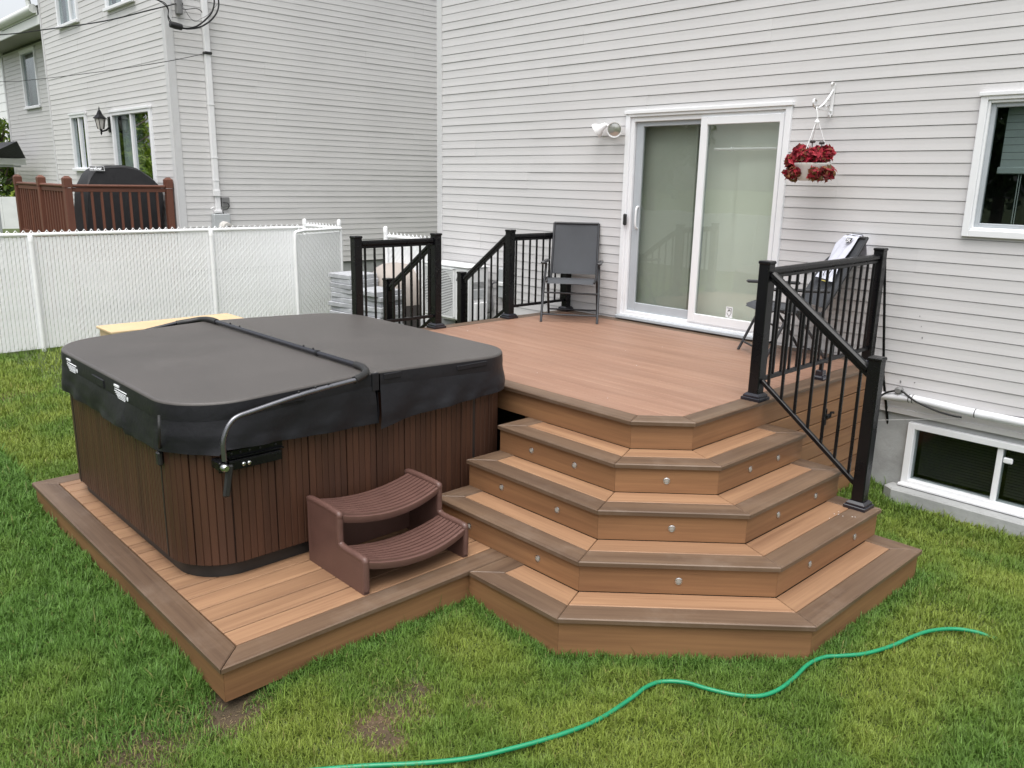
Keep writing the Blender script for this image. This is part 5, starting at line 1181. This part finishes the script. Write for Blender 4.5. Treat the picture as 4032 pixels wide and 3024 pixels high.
leaf_cluster('foliage', pl, [((PXc, PYc-.02, 2.525), (.15, .14, .07))], 620, .028, RED+RED+OLV, 9)
leaf_cluster('foliage', pl, [((PXc-.135, PYc-.075, 2.395), (.075, .07, .06)), ((PXc-.085, PYc-.12, 2.40), (.05, .05, .05))], 130, .030, RED+OLV, 2)
leaf_cluster('foliage', pl, [((PXc+.145, PYc-.045, 2.395), (.07, .07, .065)), ((PXc+.085, PYc-.12, 2.39), (.05, .05, .05))], 130, .030, RED+OLV, 3)
b = MB()
for (x_, y_, z_) in ((PXc-.02, PYc, 2.64), (PXc+.085, PYc-.05, 2.625)):
    b.tube([(x_, y_, z_-.08), (x_, y_, z_)], .004, 5)
    for k in range(7): b.lathe([(.003, 0), (.011, .01), (.004, .022)], (x_+.014*math.cos(k*.9), y_+.014*math.sin(k*.9), z_-.01), 5)
part('flower_stem', b, 'taupe_cover', pl)

# white drain pipe with cables and the thin black pole at the right
dp = thing('drain_pipe', 'white horizontal drain pipe strapped along the siding above the basement window', 'pipe', (6.4, -.06, .6))
pth = [hy(p, -.065) for p in ((3470, 1556), (3600, 1572), (3760, 1610), (3900, 1640), (4040, 1668), (4300, 1725))]
b = MB(); b.tube(catmull(pth, 5), .033, 14); part('pipe', b, 'pipe_white', dp, smooth=50)
for px in (3580, 3594, 3842):
    q = min(catmull(pth, 30), key=lambda p_: abs(((p_-CAMP)@CR)/((p_-CAMP)@CF)*FPX+2016-px)); b = MB(); b.lathe([(.035, -.003), (.035, .003)], q, 14, (1, 0, 0)); part('strap', b, 'black_plastic', dp)
zr = lambda x, y: (3350+x*682/1689, 1480+y*670/1659)
b = MB(); b.tube(catmull([hy(zr(*p), -.095) for p in ((290, 200), (340, 165), (420, 148), (480, 140), (540, 180), (620, 240), (740, 300), (860, 350), (1000, 390), (1080, 405))], 5), .008, 7); tag(part('cable', b, 'cable', smooth=60), 'black cable sagging over the white drain pipe by the deck post', 'cable')
q = hy(zr(478, 138), -.06); b = MB(); b.lathe([(.024, -.02), (.03, 0), (.03, .035), (.02, .045)], q, 14, (0, -1, 0)); tag(part('cable_outlet', b, 'box_grey', smooth=40), 'round grey cable outlet on the siding above the drain pipe', 'outlet')
b = MB(); b.tube(catmull([hy(zr(*p), -.055) for p in ((480, 150), (600, 205), (800, 250), (1100, 315), (1400, 370), (1760, 420))], 5), .006, 6); tag(part('cable', b, 'cable_grey', smooth=60), 'thin grey cable running along the top of the drain pipe', 'cable')
b = MB(); p0 = hy((3480, 1640), -.03); b.tube([hy((3405, 1655), -.06), hy((3640, 1651), -.035), hy((3790, 1646), -.015)], .0018, 5); tag(part('string', b, 'white_paint'), 'thin white string tied across the foundation above the basement window', 'string')
b = MB(); q0 = hz((3477, 1925), -.19); b.tube([(q0[0], q0[1], -.25), (q0[0]-.01, q0[1]-.01, .3), hy((3478, 1480), -.10), (5.80, -.115, 1.74)], .011, 8); tag(part('pole', b, 'black_metal', smooth=60), 'thin black pole leaning on the wall behind the stair railing', 'pole')

# ------------------------------------------------------------------ garden hose
hpts = [(752, 1659), (900, 1651), (1010, 1640), (1100, 1620), (1200, 1592), (1290, 1557), (1365, 1509), (1395, 1486), (1430, 1474), (1480, 1476), (1530, 1490), (1590, 1503), (1640, 1505), (1680, 1492), (1715, 1466), (1745, 1437), (1780, 1421), (1820, 1418), (1870, 1413), (1925, 1397), (1970, 1377), (2010, 1364), (2060, 1360), (2110, 1363), (2160, 1369), (2230, 1374)]
HP = []
for i, (a_, c_) in enumerate(hpts):
    p = hz((a_*1.8228, c_*1.8228), .02)
    for _ in range(3): p = hz((a_*1.8228, c_*1.8228), float(hgt(p[0], p[1]))+.036)
    sink = 0.055*smoothstep(22.2, 25, i); HP.append(V(p[0], p[1], float(hgt(p[0], p[1]))+.040-sink))
HP = [V(5.62, -6.1, .03), V(5.84, -5.68, .03)]+HP
b = MB(); b.tube(catmull(HP, 6), .0100, 12); tag(part('garden_hose', b, 'hose', smooth=60), 'green garden hose snaking over the lawn in front of the steps', 'hose')
HPn = np.array(catmull(HP, 6))

# ------------------------------------------------------------------ things beyond: shed, far house, far fence, trees, hedge
sh_ = thing('garden_porch', 'small open porch with dark shingled roof and pale fascia past the neighbouring deck', 'porch', (-14.2, -1.9, 0))
pa = hy((0+190*250/830, 450+350*500/1659), -1.65); pe = hy((300*250/830, 450+575*500/1659), -1.25); pb_ = hy((300*250/830, 450+690*500/1659), -1.25)
ax_, zA, zE, zB = pa[0], pa[2], pe[2], pb_[2]; xe = pe[0]
b = MB(); hw = abs(xe-ax_)
b.add([(xe+.05, -2.1, zE), (xe+.05, -1.2, zE), (xe-7, -1.2, zE), (xe-7, -2.1, zE), (ax_, -1.6, zA), (xe-6, -1.6, zA)], [(0, 1, 4), (0, 4, 5, 3), (1, 2, 5, 4), (2, 3, 5), (3, 2, 1, 0)]); part('roof', b, 'shingle', sh_)
b = MB(); b.box(xe-7, xe+.05, -2.12, -2.05, zE-.16, zE-.01, .004); b.box(xe-.02, xe+.05, -2.05, -1.2, zE-.16, zE-.01, .004); part('fascia', b, 'gutter', sh_)
b = MB(); b.box(xe-7, xe-.03, -2.0, -1.3, zB, zE-.17); part('wall', b, 'meter_grey', sh_)
for x_ in (xe-.12, xe-2.5, xe-5): b = MB(); b.box(x_-.06, x_+.06, -1.98, -1.86, -.05, zB, .006); part('post', b, 'meter_grey', sh_)
fh = thing('far_house', 'distant white sided house glimpsed past the neighbouring wing', 'house', (-40, 8, 0))
b = MB(); b.box(-52, -38, 4, 14, 0, 7.5); part('wall', b, 'white_fence', fh)
b = MB(); b.add([(-53, 3.4, 7.5), (-37, 3.4, 7.5), (-37, 14.6, 7.5), (-53, 14.6, 7.5), (-53, 9, 11), (-37, 9, 11)], [(0, 1, 5, 4), (2, 3, 4, 5), (0, 4, 3), (1, 2, 5), (0, 3, 2, 1)]); part('roof', b, 'shingle', fh)
for i in range(18): b = MB(); b.box(-52, -37.98, 3.97, 3.995, .3+i*.4, .3+i*.4+.38, .01); part('siding_board', b, 'white_fence', fh)
ff = thing('far_fence', 'distant white panel fence behind the neighbouring deck railing', 'fence', (-30, 1, 0))
for i in range(14): b = MB(); b.obox((-30.6, -8+i*1.2+.6, .62), V(0, 1, 0), V(1, 0, 0), V(0, 0, 1), .595, .02, .65); part('panel', b, 'white_fence', ff)
def tree(name, label, x, y_, h, rx, n, seed, cols, group, trunk=True, leaf=.13, low=.25):
    t = thing(name, label, 'tree' if trunk else 'hedge', (x, y_, 0), group=group); rs = np.random.default_rng(seed)
    b = MB(); top = h*.8; b.tube(catmull([(x, y_, -.1), (x+.05, y_, h*.25), (x-.05, y_+.05, h*.5), (x, y_, top)], 4), list(np.linspace(.16*h/6, .03, 13)), 8)
    for k in range(9):
        z_ = h*rs.uniform(low, .7); a_ = rs.uniform(0, 6.28); l_ = rx*rs.uniform(.5, .9); b.tube([(x, y_, z_), (x+math.cos(a_)*l_*.5, y_+math.sin(a_)*l_*.5, z_+l_*.35), (x+math.cos(a_)*l_, y_+math.sin(a_)*l_, z_+l_*.6)], [.05, .035, .012], 6)
    part('trunk', b, 'bark', t)
    cs = []
    for k in range(16):
        a_ = rs.uniform(0, 6.28); q = rs.uniform(0, .75); zc_ = h*rs.uniform(low+.08, .92); w_ = rx*(1-abs((zc_/h-.55))*.9)
        cs.append(((x+math.cos(a_)*w_*q, y_+math.sin(a_)*w_*q, zc_), (rx*.36, rx*.36, h*.11)))
    leaf_cluster('crown', t, cs, n/16, leaf, cols, seed+50)
GR = [(.045, .085, .018), (.06, .11, .022), (.035, .07, .015), (.08, .13, .03)]
for i, (x_, y_, h_, r_) in enumerate(((1.5, -16.5, 7.5, 2.6), (6.0, -18.5, 8.5, 3.0), (-3.5, -18, 8, 2.8), (11, -17, 7.5, 2.7), (-8.5, -15.5, 7, 2.5))):
    tree('leafy_tree', 'leafy garden tree standing behind the viewer and mirrored in the glass', x_, y_, h_, r_, 4200, 20+i, GR, 'trees behind the viewer')
YG = [(.14, .22, .02), (.18, .26, .025), (.10, .16, .02), (.22, .29, .03)]
for i, (x_, y_) in enumerate(((-19, -5.2), (-21.5, -6.0), (-24, -6.6), (-27, -7.2))):
    tree('leafy_tree', 'yellow green tree in the far neighbouring garden mirrored in the neighbouring door', x_, y_, 5.6, 2.1, 9000, 40+i, YG, 'far garden trees', low=.1)
for i, (x_, y_) in enumerate(((-34, 2.6), (-36, 4.4))):
    tree('leafy_tree', 'small leafy tree in front of the distant white house', x_, y_, 5.0, 1.6, 2600, 60+i, YG+GR, 'trees by the distant house', low=.1)
# white fence of the garden behind the viewer (mirrored in the door)
rf = thing('garden_fence', 'white panel fence closing the garden behind the viewer', 'fence', (3, -13, 0))
for i in range(16): b = MB(); b.box(-8+i*1.25, -8+i*1.25+1.235, -13.0, -12.97, -.02, 1.55, .004); part('panel', b, 'white_fence', rf)

# ------------------------------------------------------------------ grass
def inside(x, y_):
    st = (y_ > yF-4*T+.02) & (x < xR+4*T-.02) & (x-y_ < c0+4*T*S2-.03) & (y_ < yB-.01) & (x > 5.3)
    dk = (x > DX0) & (x < xR-.02) & (y_ > yF) & (y_ < .1)
    pf_ = (x > PX0+.015) & (x < PX1-.02) & (y_ > PY0+.02) & (y_ < yF+.1)
    hs_ = (y_ > -.005) & (x > 0); cb = (y_ > -.17) & (x > 6.02); bx2 = (x > -2.24) & (x < -1.73) & (y_ > -3.59) & (y_ < -1.94)
    s_ = (x > 1.2) & (x < 2.4) & (y_ > -1.98) & (y_ < -.88)
    return st | dk | pf_ | hs_ | cb | bx2 | s_
def make_grass():
    N0 = 3200000; x = rng.uniform(-3.5, 10.4, N0); y_ = rng.uniform(-9.2, 0.6, N0)
    d = np.stack([x, y_, np.zeros(N0)], 1)-CAMP; zc = d@CF; px = (d@CR)/np.maximum(zc, .1)*FPX; py = (d@CU)/np.maximum(zc, .1)*FPX
    vis = (zc > .5) & (np.abs(px) < 2016*1.15) & (np.abs(py) < 1512*1.2)
    dist = np.linalg.norm(d, axis=1)
    # behind the tub and the deck: only a thin growth
    dens = np.clip((4.2/dist)**2.0, .10, 1)*np.where(vis, 1, .30)
    dens = dens*np.where((x < 2.2) & (y_ > -4.4), .35, 1)
    # bare patches read off the photograph
    bare = bare_at(x, y_)
    dens = dens*(1-bare)
    keep = (rng.random(N0) < dens*1.0) & ~inside(x, y_)
    x, y_, dist, bare, vis = x[keep], y_[keep], dist[keep], bare[keep], vis[keep]
    n = len(x)
    # long grass against the platform and at the lower right, short mown elsewhere
    lush = np.exp(-((np.minimum(np.abs(y_-PY0), 3))/.75)**2)*(x < PX1)*(y_ < PY0+.1)+.9*smoothstep(7.0, 7.9, x+.25*(y_+4))*smoothstep(-2.2, -5, -(-y_))*0
    lush = np.clip(lush*(.55+.9*fbm(x*1.7, y_*1.7)), 0, 1)
    lr = smoothstep(7.35, 7.9, x+.55*(fbm(x*2, y_*2+7)-.5)); lush = np.clip(np.maximum(lush, lr*.8), 0, 1)
    sd0 = np.maximum.reduce([yF-4*T-y_, x-(xR+4*T), (x-y_-(c0+4*T*S2))/S2, y_-yB]); pd0 = np.maximum.reduce([PX0-x, x-PX1, PY0-y_, y_-yF])
    edge = .45*np.exp(-(np.clip(np.minimum(np.where(x > 5.3, sd0, 9), pd0), 0, 9)/.10)**2)
    lush = np.maximum(lush, edge)
    pat = fbm(x*2.3+1, y_*2.3+4, 4); pat2 = fbm(x*7+9, y_*7+2, 2)
    L_ = (.036+.030*rng.random(n)+.042*lush*rng.random(n)+.012*(pat2-.4))*np.clip(dist/6, .9, 1.3); L_ *= (.62+.8*vnoise(x*16, y_*16))*np.where(rng.random(n) < .03, 1.5, 1)*(1-.45*np.clip(bare*1.4, 0, 1))
    wd = (.0018+.0013*rng.random(n)+.0007*lush)*np.clip(dist/5.0, .9, 2.2)
    wd = wd*np.where(vis, 1, 1.7)
    az_ = rng.uniform(0, 2*np.pi, n)+2.2*(fbm(x*3, y_*3+5, 2)-.5)*2; lean = rng.uniform(.25, 1.15, n)
    dr = np.stack([np.cos(az_), np.sin(az_)], 1); sd_ = np.stack([-np.sin(az_), np.cos(az_)], 1)
    z0 = hgt(x, y_)-.004
    V5 = np.zeros((n, 5, 3))
    b1, b2 = L_*.5, L_
    mx_, mz = b1*np.sin(lean*.5), b1*np.cos(lean*.5); tx_, tz_ = mx_+b1*np.sin(lean*1.3), np.maximum(mz+b1*np.cos(lean*1.3), .006)
    for k, (s_, u, h_, w_) in enumerate(((-1, 0, 0, 1), (1, 0, 0, 1), (1, mx_, mz, .8), (-1, mx_, mz, .8), (0, tx_, tz_, 0))):
        V5[:, k, 0] = x+dr[:, 0]*u+sd_[:, 0]*wd*s_*w_; V5[:, k, 1] = y_+dr[:, 1]*u+sd_[:, 1]*wd*s_*w_; V5[:, k, 2] = z0+h_
    # colour: yellow green on the mown lawn, deeper green where lush, straw here and there
    g1, g2, g3, st = np.array([.145, .230, .036]), np.array([.108, .215, .038]), np.array([.220, .285, .048]), np.array([.30, .24, .10])
    t = np.clip((pat-.35)/.3, 0, 1)[:, None]; colr = g1*(1-t)+g3*t
    deep = np.clip(lush*1.15+(.5-pat)*1.2*(pat < .5)+edge, 0, 1)[:, None]; colr = colr*(1-deep)+g2*deep
    sm_ = (rng.random(n) < .012+.45*bare); colr[sm_] = colr[sm_]*.35+st*.65
    colr *= rng.uniform(.75, 1.25, n)[:, None]
    me = bpy.data.meshes.new('lawn_grass'); me.vertices.add(n*5); me.vertices.foreach_set('co', V5.astype(np.float32).ravel())
    base = np.arange(n)[:, None]*5
    loops = np.concatenate([base+np.array([[0, 1, 2, 3]]), base+np.array([[3, 2, 4]])], 1).astype(np.int32)   # quad then tip
    me.loops.add(n*7); me.loops.foreach_set('vertex_index', loops.ravel())
    me.polygons.add(n*2); ls_ = (np.arange(n)[:, None]*7+np.array([[0, 4]])).astype(np.int32); me.polygons.foreach_set('loop_start', ls_.ravel())
    at = me.attributes.new('col', 'FLOAT_COLOR', 'POINT'); c4 = np.ones((n, 5, 4), np.float32); sh = np.array([.75, .75, 1, 1, 1.12])[None, :, None]; c4[:, :, :3] = colr[:, None, :]*np.array([1, 1, 1, 1, 1])[None, :, None]
    at.data.foreach_set('color', c4.ravel())
    me.materials.append(MATS['grass_blade']); me.update(); me.validate()
    o = bpy.data.objects.new('lawn_grass', me); COL.objects.link(o); tag(o, 'mown green lawn with longer tufts along the platform edges', 'grass'); o['kind'] = 'stuff'
    print('grass blades', n)
make_grass()
# straw, pebbles and wood chips on the bare patches
b = MB(); rs = random.Random(3)
for (pp, r, n) in (((1480, 2830), .18, 60), ((1650, 2710), .15, 50), ((560, 2940), .2, 50), ((900, 2780), .14, 20)):
    c = hz(pp, 0)
    for _ in range(n):
        x_, y_ = c[0]+rs.gauss(0, r*.6), c[1]+rs.gauss(0, r*.6); a_ = rs.uniform(0, 6.28); l_ = rs.uniform(.006, .016); z_ = float(hgt(x_, y_))+.004
        if inside(np.array([x_]), np.array([y_]))[0]: continue
        b.beam((x_, y_, z_), (x_+math.cos(a_)*l_, y_+math.sin(a_)*l_, z_+.003), .002, .0015)
o = part('straw_litter', b, 'straw', kind='stuff'); tag(o, 'dry straw bits scattered on bare soil patches of the lawn', 'straw')

b = MB(); rs = random.Random(9)
for k, zz_ in enumerate((HD, HD-RS, HD-2*RS, HD-3*RS)):
    for _ in range(14 if k == 0 else 0):
        if k == 0: x_, y_ = rs.uniform(2.6, 5.5), rs.uniform(-2.8, -.4)
        else: x_, y_ = rs.uniform(4.9, 5.9), yF-k*T+rs.uniform(.02, .2)
        if k and x_-y_ > c0+k*T*S2-.1: continue
        r_ = rs.uniform(.002, .004); a_ = rs.uniform(0, 6.28)
        b.obox((x_, y_, zz_+.0015), V(math.cos(a_), math.sin(a_), 0), V(-math.sin(a_), math.cos(a_), 0), V(0, 0, 1), r_, r_*.4, .001)
for _ in range(8):
    x_, y_ = rs.gauss(6.56, .05), rs.gauss(-2.09, .05); b.obox((x_, y_, HD-3*RS+.0015), V(1, 0, 0), V(0, 1, 0), V(0, 0, 1), rs.uniform(.0015, .004), rs.uniform(.001, .002), .001)
o = part('debris_flakes', b, 'print_white', kind='stuff'); tag(o, 'tiny pale flakes scattered on the deck boards and treads', 'debris')
